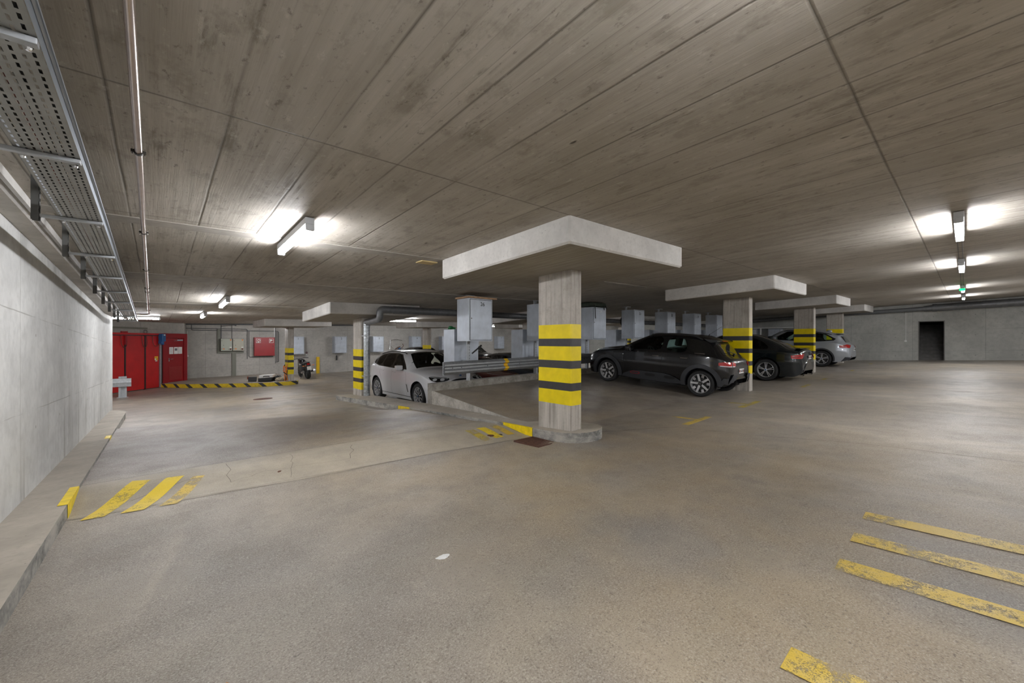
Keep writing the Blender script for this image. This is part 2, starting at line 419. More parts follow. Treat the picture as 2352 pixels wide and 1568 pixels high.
def tube(bm, path, r, n=12, mi=0, caps=True):
    """tube along a polyline; r a number or a list"""
    P = [Vector(p) for p in path]; rs = r if isinstance(r, (list, tuple)) else [r]*len(P)
    rings = []; up = None
    for i, p in enumerate(P):
        d = ((P[i+1]-p).normalized() if i < len(P)-1 else Vector()) + ((p-P[i-1]).normalized() if i > 0 else Vector())
        d.normalize()
        if up is None:
            up = Vector((0, 0, 1)) if abs(d.z) < .9 else Vector((1, 0, 0))
        a = d.cross(up).normalized(); b = a.cross(d).normalized(); up = b
        rings.append([bm.verts.new(p + (a*math.cos(2*PI*k/n)+b*math.sin(2*PI*k/n))*rs[i]) for k in range(n)])
    for i in range(len(P)-1):
        for k in range(n):
            f = bm.faces.new((rings[i][k], rings[i][(k+1) % n], rings[i+1][(k+1) % n], rings[i+1][k])); f.material_index = mi
    if caps:
        for rg in (rings[0][::-1], rings[-1]):
            f = bm.faces.new(rg); f.material_index = mi
def bendpath(pts, r, n=6):
    """round the corners of a polyline"""
    P = [Vector(p) for p in pts]; out = [P[0]]
    for i in range(1, len(P)-1):
        a = (P[i-1]-P[i]); b = (P[i+1]-P[i]); k = min(r, a.length*.45, b.length*.45)
        s, e = P[i]+a.normalized()*k, P[i]+b.normalized()*k
        for j in range(n+1):
            t = j/n; out.append(s*(1-t)**2+P[i]*2*t*(1-t)+e*t*t)
    out.append(P[-1]); return out
def lathe(bm, prof, n=40, mi=0, axis='y', c=(0, 0, 0)):
    """prof: (radius, offset along axis)"""
    rings = []
    for r, h in prof:
        ring = []
        for k in range(n):
            a = 2*PI*k/n; u, w = r*math.cos(a), r*math.sin(a)
            p = (c[0]+u, c[1]+h, c[2]+w) if axis == 'y' else ((c[0]+u, c[1]+w, c[2]+h) if axis == 'z' else (c[0]+h, c[1]+u, c[2]+w))
            ring.append(bm.verts.new(p))
        rings.append(ring)
    for i in range(len(prof)-1):
        for k in range(n):
            f = bm.faces.new((rings[i][k], rings[i][(k+1) % n], rings[i+1][(k+1) % n], rings[i+1][k])); f.material_index = mi
def grid(bm, xs, ys, zf, keep=None, mi=0, mf=None):
    V = {}
    def v(i, j):
        if (i, j) not in V: V[i, j] = bm.verts.new((xs[i], ys[j], zf(xs[i], ys[j])))
        return V[i, j]
    for i in range(len(xs)-1):
        for j in range(len(ys)-1):
            cx, cy = (xs[i]+xs[i+1])/2, (ys[j]+ys[j+1])/2
            if keep and not keep(cx, cy): continue
            f = bm.faces.new((v(i, j), v(i+1, j), v(i+1, j+1), v(i, j+1))); f.material_index = mf(cx, cy) if mf else mi
def frange(a, b, n): return [a+(b-a)*i/n for i in range(n+1)]
def blob(bm, c, r, mi=0, seed=1, rough=.15, sub=2):
    rd = random.Random(seed)
    q = bmesh.ops.create_icosphere(bm, subdivisions=sub, radius=1.)
    for v in q['verts']:
        k = 1+rd.uniform(-rough, rough); v.co = Vector((c[0]+v.co.x*r[0]*k, c[1]+v.co.y*r[1]*k, c[2]+v.co.z*r[2]*k))
        for f in v.link_faces: f.material_index = mi
def text(body, size, parent, loc, rot, mat, name='number', ext=.0015):
    cu = bpy.data.curves.new(name, 'FONT'); cu.body = body; cu.size = size; cu.align_x = 'CENTER'; cu.align_y = 'CENTER'; cu.extrude = ext
    tmp = bpy.data.objects.new('tmp', cu); me = bpy.data.meshes.new_from_object(tmp)
    bpy.data.objects.remove(tmp); bpy.data.curves.remove(cu)
    me.materials.clear(); me.materials.append(mat); me.name = name
    o = bpy.data.objects.new(name, me); COL.objects.link(o)
    o.parent = parent; o.location = loc; o.rotation_euler = rot; return o


# ================================================================== the building shell
def mat_kface2(name, a, b):
    g = NG(name); n = g.noise(4., detail=8, rough=.7); n2 = g.noise(30., detail=6, rough=.7)
    c = g.mix(g.rng(n, .40, .62), a, b); c = g.mix(g.rng(n2, .55, .70, 0, .7), c, tuple(.45*v for v in b)); c = g.mix(g.rng(n2, .42, .30, 0, .5), c, tuple(min(1, 1.3*v) for v in a))
    return g.out(c, .75, g.bump(g.math('ADD', n2, n), .6, .015))
XE, YB, YF = 27.5, -5.0, 26.0        # end wall, wall behind the camera, far wall
bm = BM()
xs = frange(-6, 4.15, 40); ys = frange(YB, 4, 18)+frange(4, 12.4, 84)[1:]+frange(12.4, 28, 30)[1:]
grid(bm, xs, ys, floor_z, keep=lambda x, y: (x > -1.0 or y > 15.1) and (y < 12.4 or x < 4.1))
grid(bm, frange(4.15, XE+.3, 48), frange(YB, 4.3, 22), lane_z)
rxx = lambda y: 4.55 + (y-4.53)*.042
by = frange(4.3, 8.15, 12); bx = frange(4.55, XE+.3, 48)
for i in range(48):
    for j in range(12):
        P4 = [(bx[i], by[j]), (bx[i+1], by[j]), (bx[i+1], by[j+1]), (bx[i], by[j+1])]
        P4 = [((rxx(y)+.045) if x == 4.55 else x, y) for x, y in P4]
        quad(bm, [(x, y, bay_z(x, y)) for x, y in P4])
grid(bm, frange(4.1, 5.6, 10)+frange(5.6, XE+.3, 30)[1:], frange(8.2, 12.4, 8)+frange(12.4, 28, 30)[1:], rear_z)
struct(link('floor', bm, M_FLOOR))

bm = BM()   # screed band at the top of the ramp, a millimetre-thin topping
prism(bm, [(-.6, 5.12), (.6, 4.90), (1.2, 4.77), (2.75, 4.62), (3.96, 4.34), (4.2, 4.30), (4.22, 5.62)], -1, 1)
bm.free(); bm = BM()
near = lambda x: interp(x, [-.6, .6, 1.2, 2.75, 3.96, 4.2], [5.12, 4.90, 4.77, 4.62, 4.34, 4.30]); far_ = lambda x: 6.02-.085*(x+.6)
for i in range(24):
    xa, xb = -.6+4.8*i/24, -.6+4.8*(i+1)/24
    for j in range(8):
        q = lambda x, t: (x, near(x)+(far_(x)-near(x))*t, floor_z(x, near(x)+(far_(x)-near(x))*t)+.0025)
        quad(bm, [q(xa, j/8), q(xb, j/8), q(xb, (j+1)/8), q(xa, (j+1)/8)])
bmesh.ops.remove_doubles(bm, verts=bm.verts[:], dist=1e-4)
struct(link('trim_1', bm, M_STRIP))

bm = BM()
grid(bm, frange(-6.3, XE+.3, 60), [YB, -2, 0, 2, 4, 5.24, 7, 9, 10.55, 12, 13.1, 16, 18.6, 22, 28], lambda x, y: ceil_z(x, y))
bmesh.ops.reverse_faces(bm, faces=bm.faces[:])
r = bmesh.ops.extrude_face_region(bm, geom=bm.faces[:])
for v in [g for g in r['geom'] if isinstance(g, bmesh.types.BMVert)]: v.co.z += .25
struct(link('ceiling', bm, M_CEIL))
# smooth cast strips across the lane ceiling
for i, (y0, y1, d) in enumerate(((5.17, 5.38, .006), (8.2, 8.8, .008), (11.9, 12.3, .006))):
    bm = BM(); ps = frange(-.95, 9., 10)
    for a, b in zip(ps[:-1], ps[1:]):
        f = [(a, y0), (b, y0), (b, y1), (a, y1)]
        quad(bm, [(x, y, ceil_z(x, y)-d) for x, y in f][::-1])
    for yy in (y0, y1):
        quad(bm, [(-.95, yy, ceil_z(-.95, yy)-d), (9, yy, ceil_z(9, yy)-d), (9, yy, ceil_z(9, yy)+.05), (-.95, yy, ceil_z(-.95, yy)+.05)])
    struct(link('trim_%d' % (i+2), bm, pm('ceiling_strip_concrete', (.33, .305, .27), .75, noise=.15, nscale=7)))

def wall_prism(name, poly, mat, z0=-1.6, z1=3.9):
    bm = BM(); prism(bm, poly, z0, z1); return struct(link(name, bm, mat))
wall_prism('wall_left', [(-1.25, YB-.3), (-.93, YB-.3), (-.93, 15.1), (-1.25, 15.1)], M_WL)
wall_prism('wall_left_return', [(-6.2, 14.8), (-1.25, 14.8), (-1.25, 15.1), (-6.2, 15.1)], M_WF)
wall_prism('wall_left_rear', [(-6.3, 15.1), (-6.0, 15.1), (-6.0, 28), (-6.3, 28)], M_WF)
wall_prism('wall_back', [(-1.25, YB-.3), (XE+.3, YB-.3), (XE+.3, YB), (-1.25, YB)], M_WF)
wall_prism('wall_far', [(1.02, YF), (XE+.3, YF), (XE+.3, YF+.3), (1.02, YF+.3)], M_WF)
# oblique wall that carries the red gate and the red door
A46 = math.radians(49); O46 = Vector((-.03, 24.0)); D46 = Vector((math.cos(A46), math.sin(A46))); N46 = Vector((D46.y, -D46.x))
def ob(s, n=0.): p = O46 + D46*s + N46*n; return (p.x, p.y)
wall_prism('wall_gate', [ob(-6), ob(1.45), (1.02, YF+.05), (1.02, YF+.3), ob(1.6, -.5), ob(-6, -.4)], M_WF)
# end wall with the dark doorway
DY0, DY1, DZ0, DZ1 = .66, 1.48, .38, 2.30
bm = BM()
for y0, y1, z0, z1 in ((YB, DY0, -1.6, 4.2), (DY1, YF, -1.6, 4.2), (DY0, DY1, DZ1, 4.2), (DY0, DY1, -1.6, DZ0+.04)):
    box(bm, XE, XE+.3, y0, y1, z0, z1)
struct(link('wall_end', bm, M_WE))
M_STAIR = pm('stair_concrete', (.20, .19, .18), .8, noise=.2)
bm = BM()   # stair behind the doorway
for k in range(11): box(bm, XE+.75+.27*k, XE+.75+.27*(k+1)+.05, DY0-.25, DY1+.25, DZ0, DZ0+.17*(k+1), 0)
st = tag(link('staircase', bm, M_STAIR), 'dark concrete staircase rising behind the narrow doorway in the end wall', 'staircase')
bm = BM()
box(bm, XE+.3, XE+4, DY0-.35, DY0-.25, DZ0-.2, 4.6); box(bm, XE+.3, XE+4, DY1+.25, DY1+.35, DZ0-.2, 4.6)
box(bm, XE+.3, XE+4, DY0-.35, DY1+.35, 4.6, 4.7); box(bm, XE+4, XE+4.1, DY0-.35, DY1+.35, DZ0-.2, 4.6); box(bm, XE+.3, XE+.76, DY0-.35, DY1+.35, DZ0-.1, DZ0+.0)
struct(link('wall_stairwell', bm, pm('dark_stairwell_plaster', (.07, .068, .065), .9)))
bm = BM()   # frame of the doorway
box(bm, XE-.01, XE+.31, DY0-.03, DY0+.005, DZ0, DZ1+.03); box(bm, XE-.01, XE+.31, DY1-.005, DY1+.03, DZ0, DZ1+.03); box(bm, XE-.01, XE+.31, DY0, DY1, DZ1-.005, DZ1+.03)
struct(link('door_1', bm, pm('doorway_frame_paint', (.20, .19, .18), .6)))

# ledge (grooved concrete beam) along the top of the left wall
bm = BM(); prof = [(-.95, -.155), (-.80, -.155), (-.79, -.145), (-.79, -.105), (-.83, -.095), (-.83, -.075), (-.79, -.065), (-.79, .03), (-.95, .03)]
yy = frange(YB, 15.1, 30); rings = []
for y in yy: rings.append([bm.verts.new((x, y, ceil_z(-.9, y)+dz)) for x, dz in prof])
for a, b in zip(rings[:-1], rings[1:]):
    for k in range(len(prof)): bm.faces.new((a[k], a[(k+1) % len(prof)], b[(k+1) % len(prof)], b[k]))
bm.faces.new(rings[-1]); bm.faces.new(rings[0][::-1])
bmesh.ops.recalc_face_normals(bm, faces=bm.faces[:])
struct(link('trim_5', bm, M_PALE))

# kerb along the left wall: top, face, painted wedges
def kerb(name, pts_in, pts_out, htop, thick, label, cat='kerb', topmat=M_KERB, facemat=M_KSIDE):
    bm = BM(); poly = pts_out + pts_in[::-1]; n = len(poly)
    a = [bm.verts.new((x, y, htop(x, y)-thick)) for x, y in poly]; b = [bm.verts.new((x, y, htop(x, y))) for x, y in poly]
    bm.faces.new(b).material_index = 0; bm.faces.new(a[::-1])
    for i in range(n):
        f = bm.faces.new((a[i], a[(i+1) % n], b[(i+1) % n], b[i])); f.material_index = 1
    bmesh.ops.triangulate(bm, faces=[f for f in bm.faces if len(f.verts) > 4])
    bmesh.ops.recalc_face_normals(bm, faces=bm.faces[:])
    return struct(link(name, bm, [topmat, facemat]))
k_in = [(-.94, y) for y in frange(YB, 14.4, 30)]
k_out = [(-.60, y) for y in frange(YB, 13.4, 28)] + [(-.62, 13.8), (-.70, 14.15), (-.82, 14.35)]
lk = lambda x, y: lane_z(x, y)+.125
kl = kerb('trim_6', k_in, k_out, lk, .3, '')
def wedge(parent_list, name, x, y0, y1, zt, face=1, lab=''):
    """triangular yellow paint patch on a kerb face and a sliver on top"""
    bm = BM(); e = .004*face
    quad(bm, [(x+e, y0, zt(x, y0)-.145), (x+e, y0, zt(x, y0)+.002), (x+e, y1, zt(x, y1)+.002), (x+e, y1, zt(x, y1)-.02)])
    quad(bm, [(x+e, y0, zt(x, y0)+.003), (x+e, y1, zt(x, y1)+.003), (x-.06*face, y1, zt(x, y1)+.003), (x-.06*face, y0, zt(x, y0)+.003)])
    return tag(link(name, bm, M_YKERB), lab, 'kerb marking')
wedge(0, 'kerb_marking', -.60, 5.18, 5.86, lk, 1, 'bright yellow paint wedge on the left wall kerb beside the nearer hatched stripes')
wedge(0, 'kerb_marking', -.60, 9.15, 9.5, lk, 1, 'tiny yellow paint mark on the left wall kerb at the foot of the ramp')

# kerb island from the near striped pillar down to the pillar with the pipe
def mk_x(y): return 4.25 - (y-5.06)*.0455 if y > 5.06 else 4.20+.05*max(0, (y-4.2))
ko = [(mk_x(y), y) for y in frange(12.3, 4.0, 18)]
for k in range(0, 9):
    a = PI + (PI)*k/8; ko.append((4.60+.41*math.cos(a), 3.82+.40*math.sin(a)))
ki = [(4.62, 12.3), (4.66, 10.), (4.68, 8.2), (4.56, 5.6), (4.52, 4.75), (4.9, 4.45)]
mk = lambda x, y: lane_z(x, y)+.125+.012*sstep((5-y)/1.5)
km = kerb('trim_7', ki, ko, mk, .75, '')
bm = BM()
x0 = lambda y: mk_x(y)-.005
quad(bm, [(x0(4.3), 4.3, mk(4.2, 4.3)-.145), (x0(4.3), 4.3, mk(4.2, 4.3)+.002), (x0(5.06), 5.06, mk(4.2, 5.06)+.002), (x0(5.06), 5.06, mk(4.2, 5.06)-.03)][::-1])
quad(bm, [(x0(4.3), 4.3, mk(4.2, 4.3)+.003), (x0(4.3)+.03, 4.3, mk(4.2, 4.3)+.003), (x0(5.06)+.03, 5.06, mk(4.2, 5.06)+.003), (x0(5.06), 5.06, mk(4.2, 5.06)+.003)])
tag(link('kerb_marking', bm, M_YKERB), 'long yellow paint wedge on the kerb at the foot of the nearest striped pillar', 'kerb marking')
bm = BM()
quad(bm, [(x0(8.55), 8.55, mk(4.1, 8.55)-.13), (x0(8.55), 8.55, mk(4.1, 8.55)+.002), (x0(8.05), 8.05, mk(4.1, 8.05)+.002), (x0(8.05), 8.05, mk(4.1, 8.05)-.07)])
tag(link('kerb_marking', bm, M_YKERB), 'short yellow paint patch on the kerb in front of the white SUV', 'kerb marking')
# thin lifted edge of the ramp screed against the kerb, and the ramp plate
# retaining wall under the parking platform with its upstand
bm = BM(); ry = frange(4.6, 8.3, 12); rx = lambda y: 4.55 + (y-4.53)*.042
for a, b in zip(ry[:-1], ry[1:]):
    top = lambda y: bay_z(rx(y), y)+.012
    quad(bm, [(rx(a), a, -1.2), (rx(b), b, -1.2), (rx(b), b, top(b)), (rx(a), a, top(a))][::-1])
    quad(bm, [(rx(a), a, top(a)), (rx(b), b, top(b)), (rx(b)+.05, b, top(b)-.012), (rx(a)+.05, a, top(a)-.012)][::-1])
bmesh.ops.recalc_face_normals(bm, faces=bm.faces[:])
struct(link('wall_ramp', bm, mat_kface2('retaining_wall_concrete', (.58, .545, .49), (.36, .33, .285))))
bm = BM(); ux = frange(4.70, XE, 24); prev = None
for a, b in zip(ux[:-1], ux[1:]):
    prism(bm, [(a, 8.08), (b, 8.08), (b, 8.30), (a, 8.30)], -1.2, lambda x, y: bay_z(x, 8.1)+.165)
struct(link('wall_upstand', bm, mat_kface2('upstand_concrete', (.36, .335, .295), (.20, .185, .16))))

# raised walkway by the far wall with yellow-black kerb
sw = lambda x, y: -.71+.018*x+.165
kf = [ob(.02, .02), (.93, 22.66), (1.94, 21.79), (2.8, 21.07), (3.39, 20.65), (4.02, 20.42), (4.46, 20.36), (4.84, 20.5), (4.98, 21.0), (4.98, YF)]
bm = BM(); poly = kf + [(1.02, YF), ob(1.45), ob(.03)]; n = len(poly)
a = [bm.verts.new((x, y, sw(x, y)-.3)) for x, y in poly]; b = [bm.verts.new((x, y, sw(x, y))) for x, y in poly]
bm.faces.new(b).material_index = 0
for i in range(n):
    f = bm.faces.new((a[i], a[(i+1) % n], b[(i+1) % n], b[i])); f.material_index = 1 if i < 8 else 0
bmesh.ops.triangulate(bm, faces=[f for f in bm.faces if len(f.verts) > 4]); bmesh.ops.recalc_face_normals(bm, faces=bm.faces[:])
struct(link('trim_8', bm, [mat_pale('walkway_concrete', (.34, .30, .25)), M_DIAG]))

# ------------------------------------------------------------------ pillars with drop panels
def pillar(x0, x1, y0, y1, label, zs=None, st=(.38, 1.155), panel=None, zb=None, stripes=True, zc_off=-.29, mirror=False):
    t = thing('concrete_pillar', label, 'pillar', ((x0+x1)/2, (y0+y1)/2, 0), group='striped concrete pillars with drop panels')
    cx, cy = (x0+x1)/2, (y0+y1)/2
    zb_ = zb; ztop = ceil_z(cx, cy)-.25
    bm = BM(); lv = [(zb_-.25, 0)]
    if stripes:
        z = zb_+st[0]; h = st[1]; y_, b_ = h*.177, h*.0973
        lv.append((z, 1))
        for k in range(4):
            z += y_; lv.append((z, 2 if k < 3 else 0))
            if k < 3: z += b_; lv.append((z, 1))
    lv.append((ztop, None)); c = .018
    sec = [(x0+c, y0), (x1-c, y0), (x1, y0+c), (x1, y1-c), (x1-c, y1), (x0+c, y1), (x0, y1-c), (x0, y0+c)]
    sec = [(x-cx, y-cy) for x, y in sec]
    rings = [[bm.verts.new((x, y, z)) for x, y in sec] for z, _ in lv]
    for i in range(len(lv)-1):
        for k in range(8):
            f = bm.faces.new((rings[i][k], rings[i][(k+1) % 8], rings[i+1][(k+1) % 8], rings[i+1][k])); f.material_index = lv[i][1]
    part('shaft', bm, [M_PILLAR, M_YEL, M_BLK], t)
    # the slab-thick panel on top
    px0, px1, py0, py1 = panel or (cx-1.25, cx+1.25, cy-1.25, cy+1.25)
    bm = BM(); c = .02
    poly = [(px0+c, py0), (px1-c, py0), (px1, py0+c), (px1, py1-c), (px1-c, py1), (px0+c, py1), (px0, py1-c), (px0, py0+c)]
    A = [bm.verts.new((x-cx, y-cy, ceil_z(x, y)+zc_off+.02)) for x, y in poly]
    B = [bm.verts.new((x-cx, y-cy, ceil_z(x, y)+.02)) for x, y in poly]
    poly2 = [(cx+(x-cx)*.983, cy+(y-cy)*.983) for x, y in poly]
    C_ = [bm.verts.new((x-cx, y-cy, ceil_z(x, y)+zc_off)) for x, y in poly2]
    for k in range(8):
        bm.faces.new((A[k], A[(k+1) % 8], B[(k+1) % 8], B[k])).material_index = 0
        bm.faces.new((C_[k], C_[(k+1) % 8], A[(k+1) % 8], A[k])).material_index = 0
    bm.faces.new(C_[::-1]).material_index = 1
    bmesh.ops.recalc_face_normals(bm, faces=bm.faces[:])
    part('drop_panel', bm, [M_PALE, M_CEILP], t)
    return t
def mat_panel_soffit():
    g = NG('drop_panel_soffit_concrete')
    grain = g.noise(1., g.mapping((30, 1.2, 1)), 8, .6); n = g.noise(2., detail=6)
    c = g.mix(g.rng(grain, .38, .64), (.36, .33, .285), (.245, .22, .18)); c = g.mix(g.rng(n, .45, .7, 0, .5), c, (.21, .185, .14))
    return g.out(c, .7, g.bump(grain, .3, .01))
M_CEILP = mat_panel_soffit()
pillar(4.36, 4.60, 3.68, 4.34, 'large yellow and black striped pillar nearest the camera, standing on the rounded kerb island', st=(.36, 1.157), zb=.08, panel=(3.21, 5.72, 2.73, 5.24))
pillar(11.36, 11.58, 3.66, 4.32, 'yellow and black striped pillar between the black crossover and the dark saloon', st=(.47, 1.18), zb=.05, panel=(10.0, 12.62, 2.73, 5.24))
pillar(18.25, 18.5, 3.72, 4.36, 'yellow and black striped pillar between the dark saloon and the silver SUV', st=(.52, 1.15), zb=.16, panel=(17.0, 19.45, 2.85, 5.3))
pillar(25.0, 25.25, 3.95, 4.6, 'farthest yellow and black striped pillar of the right hand row, behind the silver SUV', st=(.52, 1.15), zb=.29, panel=(23.9, 26.4, 3.0, 5.5))
pillar(4.36, 4.58, 11.5, 12.14, 'striped pillar on the end of the low kerb with a metal pipe running down its side', st=(.17, 1.165), zb=-.21, panel=(3.21, 5.72, 10.55, 13.1))
pillar(11.28, 11.5, 11.5, 12.14, 'concrete pillar behind the nearest striped pillar among the lockers, lower part hidden', st=(.9, 1.15), zb=-.55, panel=(10.15, 12.65, 10.55, 13.1))
pillar(18.2, 18.42, 11.5, 12.14, 'concrete pillar deep among the hanging lockers, mostly hidden by the black crossover', st=(.9, 1.15), zb=-.45, panel=(17.1, 19.6, 10.55, 13.1))
pillar(4.46, 4.70, 20.62, 21.26, 'yellow and black striped pillar on the corner of the far walkway beside the motorcycle', st=(.31, 1.2), zb=-.47, panel=(3.18, 5.75, 18.6, 21.3))
pillar(11.28, 11.5, 19.9, 20.5, 'striped pillar seen just above the roof of the white SUV', st=(.47, 1.18), zb=-.50, panel=(10.0, 12.7, 18.7, 21.2))
pillar(18.25, 18.47, 19.9, 20.5, 'narrow striped pillar glimpsed left of the grey back of a lower locker', st=(.60, 1.18), zb=-.38, panel=(17.1, 19.6, 18.7, 21.2))

# ------------------------------------------------------------------ road markings (each stripe its own thin coat of paint)
def paint(poly, mat, label, zf=floor_z, group=None, h=.003, name='floor_marking', n=14):
    bm = BM(); a, b, c, d = [Vector(p) for p in poly]; pt = lambda u, v: (a.lerp(b, u)).lerp(d.lerp(c, u), v)
    h += .0025
    for i in range(n):
        for (u0, u1) in ((0, .5), (.5, 1)):
            quad(bm, [(p.x, p.y, zf(p.x, p.y)+h) for p in (pt(u0, i/n), pt(u1, i/n), pt(u1, (i+1)/n), pt(u0, (i+1)/n))])
    bmesh.ops.remove_doubles(bm, verts=bm.verts[:], dist=1e-5)
    return tag(link(name, bm, mat), label, 'floor marking', group)
paint([(-.51, 5.02), (-.36, 4.99), (-.066, 5.74), (-.21, 5.82)], M_YROAD, 'bright yellow slanting stripe nearest the left wall kerb', group='hatched stripes at the left end of the screed band')
paint([(-.26, 4.97), (-.10, 4.94), (.21, 5.66), (.06, 5.70)], M_YROAD, 'bright yellow slanting stripe, middle of the three by the left kerb', group='hatched stripes at the left end of the screed band')
paint([(.0, 4.94), (.13, 4.90), (.38, 5.54), (.28, 5.58)], M_YWORN, 'half worn yellow slanting stripe, rightmost of the three by the left kerb', group='hatched stripes at the left end of the screed band')
for (xa, xb, m, l) in ((3.57, 3.71, M_YFAINT, 'faint yellow stripe farthest from the nearest striped pillar'), (3.79, 3.93, M_YROAD, 'yellow stripe in the middle of the three beside the nearest striped pillar'), (4.03, 4.15, M_YWORN, 'yellow stripe closest to the kerb of the nearest striped pillar')):
    paint([(xa-.05, 4.60), (xb-.05, 4.58), (xb-.02, 5.10), (xa-.02, 5.13)], m, l, group='hatched stripes beside the nearest pillar')
for (x0_, l) in ((3.86, 'pale yellow stripe on the right, farthest up of the large floor stripes'), (3.39, 'pale yellow stripe on the right, middle of the three long ones'), (2.92, 'worn yellow stripe on the right, nearest of the three long ones'), (1.90, 'broken yellow patch at the very bottom edge of the floor')):
    paint([(x0_, -1.7), (x0_+.16, -1.7), (x0_+.16, .5), (x0_, .5)], M_YWORN, l, group='large stripes at the lower right')
for (xa, xb, ya, tail, l) in ((6.38, 7.27, 3.0, 6.88, 'clearest yellow T mark on the floor in front of the first empty bay'), (8.6, 9.65, 2.94, 9.1, 'yellow T mark on the floor behind the black crossover'),
        (12.9, 13.7, 2.90, 0, 'short faint yellow dash on the floor behind the dark saloon'), (15.3, 15.85, 2.92, 0, 'faint yellow dash on the floor right of the dark saloon'), (19.3, 19.9, 2.85, 0, 'small yellow dash on the floor before the silver SUV'), (24.0, 24.5, 2.85, 0, 'farthest small yellow dash near the end wall')):
    bm = BM(); rects_ = [[(xa, ya-.06), (xb, ya-.06), (xb, ya+.05), (xa, ya+.05)]]
    if tail: rects_.append([(tail-.02, ya+.05), (tail+.08, ya+.05), (tail+.10, ya+.50), (tail+.02, ya+.50)])
    for p in rects_:
        prism(bm, p, lambda x, y: (lane_z(x, y) if y < 4.2 else bay_z(x, y))-.005, lambda x, y: (lane_z(x, y) if y < 4.2 else bay_z(x, y))+.002)
    tag(link('floor_marking', bm, M_YFAINT if not tail or xa > 8 else M_YWORN), l, 'floor marking', 'bay marks along the aisle')
# grate, manhole, oil marks, litter
t = thing('drain_grate', 'rusty square drain grate in the floor at the foot of the kerb island', 'drain grate', (3.99, 4.02, lane_z(3.99, 4.02)+.004))
bm = BM(); S = .17
for k in range(-5, 6): box(bm, -S, S, k*.036-.011+.04*0, k*.036+.011, -.012, .004)
part('bars', bm, M_RUST, t)
bm = BM()
for a in ((-S-.02, -S, -.25, .25), (S, S+.02, -.25, .25), (-S, S, -.25, -.205), (-S, S, .205, .25)): box(bm, *a, -.015, .006)
part('frame', bm, M_RUST, t)
bm = BM(); box(bm, -S, S, -.2, .2, -.03, -.005); part('sump', bm, M_INK, t)
bm = BM(); lathe(bm, [(0, .008), (.20, .008), (.26, .010), (.27, 0)], 32, axis='z')
o = link('manhole_cover', bm, M_RUST, loc=(2.5, 14.9, lane_z(2.5, 14.9)+.002)); o.rotation_euler = (-.036, -.018, 0)
tag(o, 'round rusty manhole cover in the lane floor, far left of the white SUV', 'manhole cover')
def litter(name, x, y, r, mat, lab, seed, zf=floor_z, flat=.12):
    bm = BM(); blob(bm, (0, 0, 0), (r, r*.6, r*flat), 0, seed, .35, 2)
    return tag(link(name, bm, mat, loc=(x, y, zf(x, y)+r*flat*.5), rot=(0, 0, seed)), lab, 'litter')
litter('paint_spot', 1.39, 2.26, .042, pm('spilled_white_paint', (.75, .75, .73), .7), 'small white spot on the middle of the near floor', 3, flat=.05)
litter('dry_leaf', .21, 2.02, .014, pm('orange_leaf', (.55, .22, .03), .7), 'tiny orange leaf scrap on the near floor, lower left', 5)
litter('dry_leaf', 3.74, 4.72, .06, pm('brown_leaf', (.09, .03, .01), .8), 'brown dry leaf lying on the yellow stripes by the nearest pillar', 2, flat=.2)
litter('dry_leaf', 3.90, 4.68, .035, M_INK, 'black scrap lying beside the brown leaf on the yellow stripes', 8, flat=.2)
litter('dry_leaf', 1.04, 5.2, .03, pm('brown_leaf', (.09, .03, .01), .8), 'brown scrap on the screed band right of the worn stripe', 4)
litter('dry_leaf', .10, 1.72, .012, M_INK, 'black scrap near the lower left corner of the floor', 6)
# mouldings: cracks in the screed
def crack(pts, w=.006, name='trim_9'):
    bm = BM()
    for (x0_, y0_), (x1_, y1_) in zip(pts[:-1], pts[1:]):
        d = Vector((x1_-x0_, y1_-y0_)); nrm = Vector((-d.y, d.x)).normalized()*w/2
        quad(bm, [(x0_+nrm.x, y0_+nrm.y, floor_z(x0_, y0_)+.004), (x0_-nrm.x, y0_-nrm.y, floor_z(x0_, y0_)+.004), (x1_-nrm.x, y1_-nrm.y, floor_z(x1_, y1_)+.004), (x1_+nrm.x, y1_+nrm.y, floor_z(x1_, y1_)+.004)])
    return bm
def wig(a, b, n, amp, rd):
    return [(a[0]+(b[0]-a[0])*i/n+rd.uniform(-amp, amp)*(0 < i < n), a[1]+(b[1]-a[1])*i/n+rd.uniform(-amp, amp)*(0 < i < n)) for i in range(n+1)]
rd = random.Random(4); M_CRACK = pm('floor_crack', (.11, .095, .08), .9)
bms = BM()
for a, b, n, am, w in (((.58, 5.2), (.60, 5.85), 6, .03, .004), ((.58, 5.2), (.92, 5.3), 4, .03, .003), ((1.1, 4.95), (1.25, 5.7), 8, .04, .003), ((.92, 5.3), (1.8, 5.1), 8, .04, .003), ((1.8, 5.1), (2.0, 5.6), 4, .03, .005), ((-.2, 5.3), (.28, 5.52), 5, .03, .006),
        ((-.6, 5.14), (4.0, 4.36), 26, .010, .004), ((-.6, 6.04), (4.2, 5.62), 26, .012, .006),
        ((-.57, 11.34), (4.15, 8.8), 24, .01, .006), ((5.1, 3.7), (6.12, 3.0), 8, .03, .010), ((6.12, 3.0), (6.22, 1.9), 10, .015, .008), ((6.22, 1.9), (6.52, .8), 10, .015, .008), ((6.52, .8), (6.5, -4.9), 40, .012, .008)):
    q = crack(wig(a, b, n, am, rd), w); me = bpy.data.meshes.new('tmp'); q.to_mesh(me); q.free(); bms.from_mesh(me); bpy.data.meshes.remove(me)
struct(link('trim_9', bms, M_CRACK))

